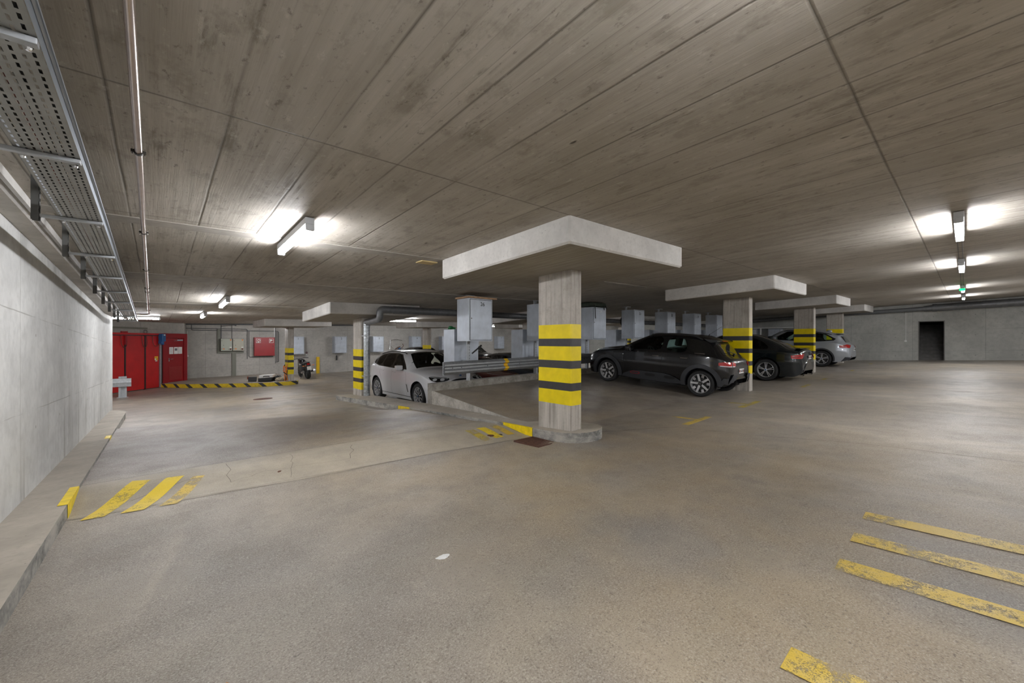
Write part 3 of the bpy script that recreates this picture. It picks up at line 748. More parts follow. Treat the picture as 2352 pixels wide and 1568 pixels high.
# ================================================================== lamps
def lamp(x, y, along, label, L=1.3, group='ceiling tube lights', drop=0.):
    z = ceil_z(x, y)-drop
    t = thing('ceiling_light', label, 'light', (x, y, z), PI/2 if along == 'y' else 0., group)
    sl = -.036 if (along == 'y' and y < 13.1) else (.018 if along == 'x' else 0.)
    t.rotation_euler = (0, -math.atan(sl), PI/2 if along == 'y' else 0)
    bm = BM(); box(bm, -L/2, L/2, -.042, .042, -.078, -.012, bev=.006)
    box(bm, -L*.38, -L*.32, -.02, .02, -.02, .02); box(bm, L*.32, L*.38, -.02, .02, -.02, .02)
    part('housing', bm, M_HOUS, t)
    bm = BM(); n = 8; A = []; r = .036
    for xx in (-L/2+.03, L/2-.03):
        A.append([bm.verts.new((xx, -r, -.0785))]+[bm.verts.new((xx, r*1.0*math.cos(PI+PI*k/n), -.098+r*math.sin(PI+PI*k/n)*.95)) for k in range(n+1)]+[bm.verts.new((xx, r, -.0785))])
    n += 2
    for k in range(n): bm.faces.new((A[0][k], A[0][k+1], A[1][k+1], A[1][k]))
    for a in A: bm.faces.new(a)
    bm.faces.new((A[0][0], A[1][0], A[1][n], A[0][n]))
    bmesh.ops.recalc_face_normals(bm, faces=bm.faces[:])
    part('diffuser', bm, M_TUBE, t)
    for s in (-1, 1):
        bm = BM()
        box(bm, min(s*(L/2-.03), s*(L/2+.01)), max(s*(L/2-.03), s*(L/2+.01)), -.040, .040, -.140, -.070, bev=.015)
        part('end_cap', bm, M_HOUS, t)
    return t
lamp(1.11, 4.87, 'y', 'large lit tube light on the lane ceiling, nearest of those above the left lane', 1.25)
lamp(1.09, 10.9, 'y', 'lit tube light second along the left lane ceiling')
lamp(.99, 14.9, 'y', 'small lit tube light third along the left lane ceiling')
lamp(-.62, 17.35, 'x', 'lit tube light mounted crosswise above the way to the red gate')
lamp(7.75, 15.85, 'x', 'lit tube light just below the drop panel of the pillar with the metal pipe')
lamp(7.5, .05, 'x', 'largest lit tube light on the right, nearest over the main aisle', 1.46)
lamp(12.0, .05, 'x', 'second lit tube light over the main aisle on the right', 1.46)
lamp(18.7, .05, 'x', 'third lit tube light over the main aisle, beside the green exit light', 1.46)
lamp(23.3, .05, 'x', 'farthest lit tube light over the main aisle above the dark duct', 1.46)
# lamps out of view, added for fill; a few inferred from bright surfaces
for (x, y, a) in ((1.0, .0, 'x'), (1.5, -3.2, 'x'), (7.5, -3.2, 'x'), (14., -3.2, 'x'), (21, -3.2, 'x'), (16.6, 14.8, 'x'), (24.0, 18.5, 'x'), (4.5, 22.3, 'x'), (11.4, 22.2, 'x'), (18.4, 22.2, 'x'), (-4.3, 17.0, 'x')):
    lamp(x, y, a, 'unseen tube light added as fill, out of view or hidden behind the concrete panels', 1.46, 'added tube lights out of view')
# exit signs
def exit_sign(x, y, label):
    t = thing('exit_sign', label, 'exit sign', (x, y, ceil_z(x, y)), PI/2)
    bm = BM(); box(bm, -.06, .06, -.02, .02, -.20, -.13, bev=.005); part('case', bm, M_HOUS, t)
    bm = BM()
    for s in (-1, 1): box(bm, -.055, .055, s*.021-.001, s*.021+.001, -.195, -.135)
    part('light_panel', bm, M_GREENL, t)
    bm = BM(); tube(bm, [(0, 0, -.13), (0, 0, .01)], .008, 8); part('rod', bm, M_HOUS, t)
exit_sign(17.55, .06, 'small glowing green exit sign hanging among the aisle lights on the right')
exit_sign(.62, .55, 'glowing green exit sign above the camera that tints the ceiling concrete green')
# thin cable between the aisle lamps
bm = BM()
for dy in (-.02, .03): tube(bm, [(x, .05+dy, ceil_z(x, .05)-.012) for x in frange(8.2, 23.2, 12)], .004, 6)
tag(link('lamp_cable', bm, M_CONDUIT), 'pair of thin grey cables clipped to the ceiling between the aisle lights', 'cable')

# ================================================================== cable tray on the left
tx = lambda y: -.275 - .0095*y
tz = lambda y: ceil_z(tx(y), y) - .30
t = thing('cable_tray', 'long perforated metal cable tray hung under the ceiling along the left wall', 'cable tray', (0, 0, 0))
M_TRAYH = None
def mat_tray():
    """sheet metal with real slots (transparent where punched)"""
    g = NG('perforated_tray_sheet'); x, y, z = g.sep()
    row = g.math('FLOOR', g.math('DIVIDE', g.math('ADD', x, g.math('MULTIPLY', y, .0095)), .026))
    odd = g.math('MULTIPLY', g.math('MODULO', g.math('ABSOLUTE', row), 2.), .026)
    px_ = g.math('PINGPONG', g.math('ADD', g.math('ADD', x, g.math('MULTIPLY', y, .0095)), 0.), .013)
    py_ = g.math('PINGPONG', g.math('ADD', y, odd), .026)
    inx = g.rng(px_, .0080, .0090, 0, 1); iny = g.rng(py_, .0105, .0115, 0, 1)
    hole = g.math('MULTIPLY', inx, iny)
    n = g.noise(5., detail=5)
    c = g.mix(g.rng(n, .35, .65), (.34, .345, .33), (.26, .26, .245))
    g.b.inputs['Metallic'].default_value = .35
    m = g.out(c, .5); g.t.links.new(g.math('SUBTRACT', 1., hole), g.b.inputs['Alpha']); return m
M_TRAYP = mat_tray()
ys = frange(-1.5, 14.4, 40); W = .225
bm = BM()
for a, b in zip(ys[:-1], ys[1:]): quad(bm, [(tx(a)-W, a, tz(a)), (tx(b)-W, b, tz(b)), (tx(b), b, tz(b)), (tx(a), a, tz(a))])
part('tray_floor', bm, M_TRAYP, t)
for s in (0, 1):
    bm = BM()
    for a, b in zip(ys[:-1], ys[1:]):
        xa, xb = tx(a)-W*s, tx(b)-W*s
        e = .014*(1 if s == 0 else -1)
        quad(bm, [(xa, a, tz(a)-.002), (xb, b, tz(b)-.002), (xb, b, tz(b)+.058), (xa, a, tz(a)+.058)])
        quad(bm, [(xa, a, tz(a)+.058), (xb, b, tz(b)+.058), (xb+e, b, tz(b)+.064), (xa+e, a, tz(a)+.064)])
        quad(bm, [(xa+e, a, tz(a)+.064), (xb+e, b, tz(b)+.064), (xb+e, b, tz(b)+.050), (xa+e, a, tz(a)+.050)])
    part('side_rail', bm, M_TRAYS, t)
bm = BM(); rd = random.Random(3)
for k, (r, m) in enumerate(((.011, 0), (.008, 0), (.014, 0), (.006, 1), (.010, 0), (.009, 0))):
    xo = -.03-.032*k
    tube(bm, [(tx(y)+xo+rd.uniform(-.006, .006), y, tz(y)+.004+r) for y in frange(-1.4, 14.2, 30)], r, 8, m)
tag(link('cable', bm, [M_BLACK, pm('dark_red_cable', (.16, .012, .012), .5)]), 'bundle of black and red cables lying in the perforated cable tray', 'cable')
for k, y in enumerate([.6, 2.0, 3.05, 4.3, 5.6, 6.9, 8.2, 9.5, 10.8, 12.1, 13.4]):
    q = thing('tray_bracket', 'galvanised cantilever bracket carrying the cable tray, hung from the ceiling', 'bracket', (tx(y), y, tz(y)), group='brackets under the cable tray')
    bm = BM(); v0 = box(bm, -W-.09, .0, -.018, .018, -.024, -.003, bev=.003); part('arm', bm, M_GALV, q)
    bm = BM(); top = ceil_z(tx(y), y)-tz(y)+.01
    box(bm, -W-.125, -W-.085, -.0205, -.0185, -.05, top); box(bm, -W-.125, -W-.085, .0185, .0205, -.05, top); 
    for kk in range(7):
        z0 = -.05+kk*(top+.05)/7
        box(bm, -W-.088, -W-.085, -.0205, .0205, z0, z0+.03)
    part('channel', bm, pm('dark_galvanised_channel', (.12, .12, .115), .5, .6), q)
    bm = BM()
    bm.free()
    for s in (-.02, -W+.03):
        bm = BM(); lathe(bm, [(0, -.045), (.008, -.044), (.010, -.036)], 10, axis='z', c=(s, 0, 0)); part('bolt', bm, M_CHROME, q)

# round pipe beside the tray
pxx = lambda y: -.06 - .0095*y
pz = lambda y: ceil_z(pxx(y), y)-.115
t = thing('ceiling_pipe', 'long thin metal pipe clamped below the ceiling just right of the cable tray', 'pipe', (0, 0, 0))
bm = BM(); tube(bm, [(pxx(y), y, pz(y)) for y in frange(-1.5, 13.4, 30)] + [(pxx(13.4), 13.46, pz(13.4)-.02), (pxx(13.4)-.05, 13.48, pz(13.4)-.03), (tx(13.4)-.02, 13.48, pz(13.4)-.03)], .0175, 14)
part('tube', bm, M_COPPER, t, smooth=True)
for y in (-.6, 1.0, 3.25, 5.25, 7.3, 9.0, 9.5, 11.3, 12.6):
    bm = BM(); lathe(bm, [(.018, -.012), (.0215, -.012), (.0215, .012), (.018, .012)], 20, axis='y')
    for s in (-1, 1): box(bm, min(s*.018, s*.034), max(s*.018, s*.034), -.01, .01, -.006, .008)
    tube(bm, [(0, 0, .02), (0, 0, .13)], .004, 6)
    o = part('clamp', bm, pm('dark_clamp_metal', (.05, .045, .04), .5, .7), t); o.location = (pxx(y), y, pz(y))
    if y in (3.25, 5.25): 
        bm = BM()
        for s in (-1, 1): tube(bm, [(s*.028, 0, -.02), (s*.028, 0, .022)], .0035, 6)
        c_ = part('screw', bm, M_CHROME, o)
# plywood remnant stuck to the ceiling
bm = BM(); box(bm, 2.94, 3.20, 5.35, 5.55, ceil_z(3.1, 5.4)-.02, ceil_z(3.1, 5.4)+.002)
tag(link('plywood_scrap', bm, M_PLY), 'small yellow plywood scrap stuck to the ceiling left of the nearest drop panel', 'board')

# ================================================================== ducts
def mat_spiral():
    g = NG('spiral_duct_steel'); x, y, z = g.sep()
    ln = g.math('MAXIMUM', g.line(z, .11, .006), 0.)
    v = g.vor(30., out='Color'); bw = g.t.nodes.new('ShaderNodeRGBToBW'); g.t.links.new(v, bw.inputs[0])
    c = g.mix(g.rng(bw.outputs[0], .2, .8), (.52, .55, .57), (.36, .385, .40)); c = g.mix(g.math('MULTIPLY', ln, .6), c, (.2, .2, .2))
    g.b.inputs['Metallic'].default_value = .7
    return g.out(c, .4, g.bump(ln, .5, .01))
DX, DY = 4.47, 11.36
dz = ceil_z(5, 11.4)-.15
t = thing('ventilation_duct', 'round spiral steel pipe going up the pillar, bending twice and running off under the ceiling', 'duct', (DX, DY, 0))
bm = BM(); tube(bm, [(0, 0, -.22), (0, 0, 1.83)], .088, 28)
for z in (1.79, 1.83): lathe(bm, [(.088, z-.01), (.094, z-.008), (.094, z+.008), (.088, z+.01)], 28, axis='z')
part('riser', bm, mat_spiral(), t, smooth=True)
bm = BM(); tube(bm, bendpath([(0, 0, 1.80), (0, 0, 1.90), (-.04, -1.0, 1.95), (-.04, -1.0, 2.215), (.45, -1.0, 2.215)], .12, 7), .09, 28)
part('elbow', bm, M_GALVD, t, smooth=True)
bm = BM(); tube(bm, [(x, -1.0, 2.215+.004*x) for x in frange(.35, 22.2, 24)], .10, 24)
for k in range(60): lathe(bm, [(.10, -.005), (.103, -.004), (.103, .004), (.10, .005)], 24, axis='x', c=(.5+k*.36, -1.0, 2.215+.004*(.5+k*.36)))
part('run', bm, M_GALVD, t, smooth=True)
bm = BM()
for z in (.35, 1.5): box(bm, -.092, .092, -.0905, .14, z, z+.02)
part('strap', bm, M_GALV, t)
t = thing('exhaust_duct', 'thick dark round duct running along the top of the end wall above the doorway', 'duct', (XE-.32, 0, 0))
zz = lambda y: ceil_z(XE, y)-.25
bm = BM(); tube(bm, [(0, y, zz(y)) for y in frange(YB, .9, 8)], .16, 28); part('wide_run', bm, M_GALVD, t, smooth=True)
bm = BM(); tube(bm, [(0, 1.0, zz(1.)), (0, 1.3, zz(1.3)-.01)], .13, 28); lathe(bm, [(0, .88), (.175, .88), (.175, 1.02), (.13, 1.02)], 28, axis='y', c=(0, 0, zz(.9))); part('coupling', bm, M_GALVD, t, smooth=True)
bm = BM(); tube(bm, [(0, y, zz(y)-.01) for y in frange(1.2, 11.2, 12)], .095, 24); part('narrow_run', bm, M_GALVD, t, smooth=True)

# ================================================================== lockers on posts
lock_no = {}
def locker(x, y, z, w, d, h, label, number=None, face=-1, rz=0., group=None, ink=M_INK, nsize=.13, dark=False, side_front='y'):
    """steel locker; its door looks towards -y (face -1) or +y; origin is the lower front left corner seen from the aisle"""
    t = thing('locker', label, 'locker', (x, y, z), rz, group)
    bm = BM(); th = .012
    y0, y1 = (0, d) if face == -1 else (-d, 0)
    box(bm, 0, w, y0, y1, 0, h, bev=.006)
    part('body', bm, M_LOCK, t)
    fy = 0 if face == -1 else 0
    s = -1 if face == -1 else 1
    bm = BM()
    ya = sorted((s*.001, s*.010)); box(bm, .035, w-.035, ya[0], ya[1], .035, h-.035, bev=.003)
    dr = part('door', bm, M_LOCK, t)
    bm = BM(); yb = sorted((s*.000, s*.0035)); 
    for q in ((.024, w-.024, .024, .033), (.024, w-.024, h-.033, h-.024), (.024, .033, .024, h-.024), (w-.033, w-.024, .024, h-.024)): box(bm, q[0], q[1], yb[0], yb[1], q[2], q[3])
    part('door_gap', bm, M_INK, t)
    bm = BM(); lathe(bm, [(0, s*.022), (.011, s*.021), (.012, s*.008)], 14, axis='y', c=(.065, 0, h*.53)); part('lock', bm, pm('brown_lock_metal', (.10, .07, .045), .4, .8), dr)
    if face == 1 or d > .45 and y < 10:
        bm = BM()
        for zz_ in (h*.2, h*.8): box(bm, w*.30, w*.36, *((-d-.256, -d+.01) if face == 1 else (d-.005, d+.03)), zz_, zz_+.04)
        part('bracket', bm, M_GALV, t)
    if number: text(number, nsize, dr, (w*.56, s*.0115, h-.135), (PI/2, 0, 0 if face == -1 else PI), ink)
    return t
def post(x, y, z0, z1, label, group='galvanised posts of the hanging lockers'):
    t = thing('steel_post', label, 'post', (x, y, z0), group=group)
    h = z1-z0
    bm = BM(); box(bm, -.04, .04, -.022, -.018, 0, h); box(bm, -.04, -.036, -.022, .022, 0, h); box(bm, .036, .04, -.022, .022, 0, h)
    part('channel', bm, M_GALV, t)
    bm = BM()
    for k in range(int(h/.07)): box(bm, .012, .022, -.0235, -.0221, .03+k*.07, .055+k*.07)
    part('slot_row', bm, M_INK, t)
    bm = BM(); box(bm, -.13, .13, -.11, .11, h-.012, h); part('top_plate', bm, M_GALV, t)
    return t
LX = [5.45, 7.80, 10.16, 12.50, 14.85, 17.20, 19.55, 21.9]
for k, x in enumerate(LX):
    nm = ['26', None, '24', '23', '22', '21', None, None][k]
    pos = ['nearest hanging grey locker marked 26 with a wooden board on top', 'hanging grey locker half hidden by the left edge of the nearest striped pillar', 'scratched hanging grey locker with a dark bag on top, right of the nearest striped pillar',
           'hanging grey locker marked 23 above the bonnet of the black crossover', 'hanging grey locker marked 22 above the roof of the black crossover', 'hanging grey locker marked 21 above the rear roof of the black crossover', 'hanging grey locker half hidden behind the second striped pillar of the aisle row', 'hanging grey locker over the silver SUV, farthest of the upper lockers'][k]
    zt = ceil_z(x, 7.9)-.125 - (.0 if k == 0 else .03)
    locker(x, 7.70, zt-1.02, .70, .50, 1.02, pos, nm, -1, group='upper hanging lockers facing the aisle', ink=M_INK if k != 2 else pm('white_scratched_ink', (.8, .8, .8), .5))
    zu = bay_z(x+.35, 8.1)+.165
    post(x+.36, 8.24, zu, ceil_z(x+.36, 8.24)+.002, ['galvanised post under locker 26, standing on the concrete upstand', 'galvanised post just left of the nearest striped pillar', 'galvanised post right behind the nearest striped pillar', 'galvanised post behind the locker marked 23', 'galvanised post behind the locker marked 22', 'galvanised post behind the locker marked 21', 'galvanised post behind the second striped pillar of the aisle row', 'galvanised post farthest along the row of lockers'][k])
    lab = ['tall grey locker back below locker 26, behind the guardrail', 'grey locker back showing left of the nearest striped pillar above the guardrail', 'grey lower locker back right of the nearest striped pillar', 'grey lower locker with faint marks beside the front of the black crossover',
           'lower locker back seen through the black crossover windows', 'lower locker back hidden behind the black crossover roof', 'lower locker back behind the second striped pillar', 'lower locker back behind the silver SUV roof'][k]
    locker(x+.13, 9.02, .64+.018*(x-5.5), .75, .5, 1.02, lab, None, 1, group='lower hanging lockers with their backs to the aisle')
bm = BM(); zt = ceil_z(5.45, 7.9)-.125; box(bm, 5.38, 6.24, 7.63, 8.18, zt, zt+.035, bev=.004)
tag(link('wooden_board', bm, M_WOOD), 'raw wooden board lying on top of locker 26', 'board')
zt24 = ceil_z(10.16, 7.9)-.155
t = thing('equipment_bag', 'dark green bag with hanging straps on top of the scratched locker', 'bag', (10.5, 7.9, zt24+.02))
bm = BM(); box(bm, -.5, .35, -.22, .22, .0, .125, bev=.05); part('bag_body', bm, M_DKGREEN, t, smooth=True)
for dx, l in ((-.28, .38), (.18, .10), (.3, .06)):
    bm = BM(); tube(bm, [(dx, -.19, .06), (dx, -.24, .02), (dx+.02, -.245, -l)], .012, 8); part('strap', bm, M_BLACK, t)
bm = BM(); tube(bm, [(5.6, 9.0-.2, 1.665), (5.72, 8.85, 1.70), (5.80, 8.8, 1.68)], .035, 10)
blob(bm, (5.66, 8.8, 1.71), (.07, .05, .04), 0, 5)
tag(link('green_glove', bm, M_GREEN), 'crumpled green cloth lying on the lower locker left of locker 26', 'cloth')
t = thing('spare_tyre', 'small black wheel hanging from the ceiling right of locker 23', 'tyre', (14.25, 9.2, 2.16), PI/2)
bm = BM(); lathe(bm, [(.17, -.05), (.23, -.06), (.255, -.03), (.26, 0), (.255, .03), (.23, .06), (.17, .05), (.16, 0), (.17, -.05)], 32, axis='x'); part('tyre', bm, M_RUBBER, t, smooth=True)
bm = BM(); lathe(bm, [(0, -.01), (.05, -.02), (.06, 0), (.16, 0)], 24, axis='x')
for k in range(5):
    a = 2*PI*k/5; tube(bm, [(0, .04*math.cos(a), .04*math.sin(a)), (0, .16*math.cos(a), .16*math.sin(a))], .014, 6)
part('rim', bm, M_DISC, t)
bm = BM(); tube(bm, [(0, 0, .25), (0, 0, .45)], .006, 6); part('hook', bm, M_GALV, t)
# black pump tied to the post
bm = BM(); tube(bm, [(5.87, 8.16, 1.05), (6.10, 8.12, 1.23)], .018, 10); tube(bm, [(6.09, 8.12, 1.22), (6.13, 8.12, 1.25)], .026, 10)
tag(link('rod', bm, M_BLACK), 'short black rod slanting below locker 26 beside its post', 'rod')
# lockers on the far wall
fx = [(5.63, '1', 'whitish locker marked 1 on the far wall beside the striped pillar, above the motorcycle'), (8.06, '2', 'grey locker marked 2 on the far wall, right of the yellow post'), (10.46, '3', 'grey locker marked 3 on the far wall, right of the duct pillar'),
      (13.22, '4', 'grey locker marked 4 on the far wall above the white SUV roof'), (15.65, '5', 'grey locker on the far wall left of the tall grey locker back'), (18.3, '6', 'grey locker on the far wall hidden behind locker 26'), (20.95, '7', 'grey locker marked 7 on the far wall right below locker 26'), (23.4, '8', 'grey locker at the right end of the far wall')]
for x, n, l in fx:
    locker(x, 25.55, .63+.018*(x-8)*.5, .74, YF-25.55, 1.03, l, n if n not in '568' else None, -1, group='numbered lockers on the far wall', nsize=.16)
for k, y in enumerate((8.9, 7.7)):
    locker(26.95, y, .95, .62, XE-26.95, 1.15, ['grey locker on the end wall left of the second aisle pillar', 'grey locker on the end wall, nearer one beside the dark saloon roof'][k], None, -1, -PI/2, group='lockers on the end wall')
bm = BM()
box(bm, 26.9, XE+.01, 6.35, 9.1, 2.12, 2.17); box(bm, 26.92, 26.97, 8.05, 8.12, .9, 2.12); tag(link('steel_shelf', bm, M_WHITE), 'white steel frame around the two lockers on the end wall', 'shelf')
# odds and ends above locker 4 and 3
t = thing('bicycle', 'bicycle parts and handlebars hung on the far wall between lockers 3 and 4', 'bicycle', (12.2, 25.75, .70))
bm = BM()
for p in ([(-.5, 0, .1), (-.45, 0, .75), (0, 0, .8), (.4, 0, .72)], [(-.45, 0, .35), (-.2, -.05, .10), (.1, 0, .3), (.5, 0, .15)], [(-.5, -.1, .05), (.5, -.1, .02)]): tube(bm, p, .014, 8)
part('frame', bm, M_CHROME, t)
bm = BM(); tube(bm, [(.2, -.1, .1), (.45, -.12, .35), (.38, -.1, .5)], .02, 8); tube(bm, [(-.15, -.1, .12), (.2, -.12, .30)], .03, 8); part('handlebar', bm, pm('brown_grip', (.12, .05, .03), .6), t)
bm = BM(); box(bm, .1, .25, -.1, .0, .12, .22); part('box', bm, M_BLUE, t)
# yellow painted plank
bm = BM(); box(bm, 7.12, 7.29, 25.86, 25.93, low_z(7.2, 25.9)-.005, .42, bev=.004)
tag(link('yellow_post', bm, pm('amber_post_paint', (.78, .48, .01), .5, noise=.12)), 'narrow yellow plank standing against the far wall between lockers 1 and 2', 'post')
bm = BM(); box(bm, 8.28, 8.34, 25.9, 25.96, .18, .48, M=Matrix.Rotation(.0, 4, 'Z')); 
tag(link('pump', bm, M_BLACK), 'short black bar hanging on the wall under locker 2', 'pump')

# ================================================================== guardrails
def wbeam(bm, x0, x1, n=1, amp=.04, h=.31):
    prof = []
    K = [(-.155, 0), (-.145, -.012), (-.095, -.075), (-.055, -.075), (-.018, -.012), (.018, -.012), (.055, -.075), (.095, -.075), (.145, -.012), (.155, 0)]
    for s, back in ((1, 0), (-1, .006)):
        for z, y in (K if s == 1 else K[::-1]): prof.append((y+back, z))
    return prof
def rail(x0, x1, y, label):
    t = thing('guardrail', label, 'guardrail', (x0, y, 0))
    zc = lambda x: .715 + .018*(x-5.0)*.9
    prof = wbeam(None, 0, 0)
    bm = BM(); xs = frange(x0, x1, 20); rings = []
    for x in xs: rings.append([bm.verts.new((x-x0, py_, zc(x)+pz_)) for py_, pz_ in prof])
    for a, b in zip(rings[:-1], rings[1:]):
        for k in range(len(prof)): bm.faces.new((a[k], a[(k+1) % len(prof)], b[(k+1) % len(prof)], b[k]))
    bm.faces.new(rings[0][::-1]); bm.faces.new(rings[-1]); bmesh.ops.recalc_face_normals(bm, faces=bm.faces[:])
    part('beam', bm, mat_galv('guardrail_steel', (.34, .35, .355), .34), t)
    bm = BM(); box(bm, -.01, .03, -.012, .012, zc(x0)-.155, zc(x0)+.155); quad(bm, [(0, -.07, zc(x0)+.075), (.20, -.07, zc(x0)+.075), (.20, -.0, zc(x0)+.13), (0, 0, zc(x0)+.15)])
    part('end_plate', bm, M_GALV, t)
    bm = BM(); K = [(-.157, -.004), (-.145, -.016), (-.095, -.079), (-.055, -.079), (-.018, -.016), (.018, -.016), (.055, -.079), (.095, -.079), (.145, -.016), (.157, -.004)]
    xa = 6.82-x0
    for (z0, y0), (z1, y1) in zip(K[:-1], K[1:]): quad(bm, [(xa, y0, zc(6.8)+z0), (xa+.13, y0, zc(6.8)+z0), (xa+.13, y1, zc(6.8)+z1), (xa, y1, zc(6.8)+z1)])
    part('yellow_band', bm, pm('orange_yellow_band', (.85, .50, .01), .5), t)
    bm = BM()
    for xx in (.25, .5, 1.3, 2.4, 3.5, 5.2): lathe(bm, [(0, -.022), (.012, -.020), (.014, -.010)], 10, axis='y', c=(xx, 0, zc(x0+xx)))
    part('bolt', bm, M_DISC, t)
    for xx in (5.72, 8.08, 10.4, 12.8):
        bm = BM(); zb = bay_z(xx, 8.1)+.16; box(bm, xx-x0-.035, xx-x0+.035, .01, .075, zb, zc(xx)+.1)
        part('post', bm, M_GALV, t)
    return t
rail(4.98, 13.6, 8.07, 'grey corrugated steel guardrail with a yellow band along the edge of the empty bays')
t = thing('guardrail', 'short light grey guardrail end on a steel post in front of the red gate', 'guardrail', (-1.02, 20.7, lane_z(-1, 20.7)))
bm = BM(); prof = [(0, -.155), (-.012, -.15), (-.02, -.05), (-.03, 0), (-.02, .05), (-.012, .15), (0, .155), (.006, 0)]
rings = []
for s in frange(0, 1, 10):
    x = -2.2+s*2.75; y = -.05-.35*max(0, s-.6)**2+.0; x = -2.2+s*2.45; rings.append([bm.verts.new((x, y+p, .56+q)) for p, q in prof])
for a, b in zip(rings[:-1], rings[1:]):
    for k in range(8): bm.faces.new((a[k], a[(k+1) % 8], b[(k+1) % 8], b[k]))
bm.faces.new(rings[0]); bm.faces.new(rings[-1][::-1]); bmesh.ops.recalc_face_normals(bm, faces=bm.faces[:]); part('beam', bm, M_GALV, t)
bm = BM(); 
for a in ((-.10, -.04, .0, .12), (.06, .12, .0, .12), (-.10, .12, .06, .075)): box(bm, *a, -.02, .78)
part('post', bm, M_GALV, t)
bm = BM(); box(bm, -.14, .16, -.06, .18, -.01, .012); part('base_plate', bm, M_GALV, t)

# ================================================================== red folding gate, red door, fittings on the oblique wall
zg = -.73; RZ = A46
t = thing('garage_gate', 'large bright red folding gate with black hinge seams at the far left', 'gate', (O46.x, O46.y, zg), RZ)
# local x along the wall (towards the door), local -y towards the room
for k, (a, b) in enumerate(((-.72, -.06), (-1.62, -.78), (-2.52, -1.68), (-3.42, -2.58))):
    bm = BM(); box(bm, a, b, -.10, -.05, .04, 2.32, bev=.006); part('leaf', bm, M_RED, t)
    bm = BM(); box(bm, a-.06, a, -.112, -.045, .02, 2.34); part('rubber_seam', bm, M_BLACK, t)
bm = BM(); box(bm, -3.5, .02, -.14, -.04, 2.36, 2.44); part('header', bm, M_RED, t)
bm = BM(); box(bm, -3.4, -.1, -.13, -.11, 2.325, 2.365); tube(bm, [(-1.15, -.14, 2.35), (-.2, -.14, 2.345)], .012, 8); part('rail', bm, M_DISC, t)
for (a, b, d) in ((-.92, -.70, .5), (-1.85, -1.6, .5), (-.42, -.12, .46)):
    bm = BM(); pts = [(a, -.12, 2.33), (a, -.14, 2.33-d*.7), ((a*.7+b*.3), -.15, 2.33-d), ((a*.3+b*.7), -.15, 2.33-d), (b, -.14, 2.33-d*.7), (b, -.12, 2.33)]
    tube(bm, bendpath(pts, .1, 4), .011, 8); part('cable_loop', bm, pm('brown_cable', (.10, .03, .02), .5), t)
bm = BM(); box(bm, -1.70, -1.62, -.16, -.11, 1.95, 2.34); box(bm, -1.85, -1.58, -.15, -.11, 2.44, 2.5); part('arm', bm, M_REDD, t)
bm = BM(); box(bm, -.035, .0, -.15, -.06, .02, 2.0); part('guide_rail', bm, M_GALV, t)
bm = BM(); box(bm, .0, .07, -.14, -.05, .02, 2.0); part('edge_buffer', bm, M_BLACK, t)
q = thing('gate_motor', 'blue electric drive motor at the top corner between red gate and red door', 'motor', (O46.x, O46.y, zg), RZ)
bm = BM(); box(bm, -.12, .07, -.30, -.12, 2.08, 2.42, bev=.02); part('case', bm, M_BLUE, q)
bm = BM(); lathe(bm, [(0, 1.93), (.05, 1.93), (.06, 1.97), (.06, 2.08)], 18, axis='z', c=(-.0, -.2, 0)); box(bm, -.14, -.05, -.28, -.14, 1.98, 2.10, bev=.01); part('gear', bm, M_BLUE, q)
bm = BM(); box(bm, -.05, .03, -.303, -.30, 2.34, 2.40); part('label_plate', bm, M_WHITE, q)
q = thing('warning_sign', 'small yellow warning sign on the red gate', 'sign', (O46.x, O46.y, zg), RZ)
bm = BM(); box(bm, -.29, -.12, -.108, -.102, 1.25, 1.42); part('plate', bm, pm('sign_yellow', (.85, .50, .02), .5), q)
bm = BM(); box(bm, -.285, -.22, -.110, -.108, 1.26, 1.33); box(bm, -.25, -.16, -.108, -.102, 1.19, 1.24); part('white_field', bm, M_WHITE, q)
bm = BM(); box(bm, -.19, -.15, -.1095, -.108, 1.29, 1.32); box(bm, -.28, -.15, -.1095, -.108, 1.36, 1.37); box(bm, -.245, -.165, -.1095, -.107, 1.185, 1.2); part('print', bm, M_INK, q)

zd = -.55
t = thing('metal_door', 'dark red steel door with louvre, notices and silver handle beside the gate', 'door', (O46.x+D46.x*.08, O46.y+D46.y*.08, zd), RZ)
bm = BM()
for a in ((.0, .26, 0, 2.27), (1.16, 1.36, 0, 2.27), (.26, 1.16, 2.06, 2.27)): box(bm, a[0], a[1], -.16, .02, a[2], a[3])
part('frame', bm, M_REDD, t)
bm = BM(); box(bm, .27, 1.15, -.13, -.09, .02, 2.05, bev=.004); dr = part('leaf', bm, M_REDD, t)
bm = BM()
for k in range(9): box(bm, .38, 1.05, -.145, -.13, .14+k*.068, .165+k*.068)
box(bm, .36, .38, -.14, -.13, .12, .76); box(bm, 1.05, 1.07, -.14, -.13, .12, .76); part('louvre', bm, pm('louvre_red', (.33, .04, .035), .4), dr)
bm = BM(); box(bm, .32, .36, -.142, -.13, .98, 1.14); tube(bm, [(.34, -.13, 1.09), (.34, -.19, 1.09), (.50, -.19, 1.09)], .012, 10); part('handle', bm, M_CHROME, dr)
bm = BM(); box(bm, .74, 1.06, -.19, -.13, 1.93, 1.99); tube(bm, [(.74, -.17, 1.94), (.56, -.16, 1.91)], .01, 8); part('door_closer', bm, M_CHROME, dr)
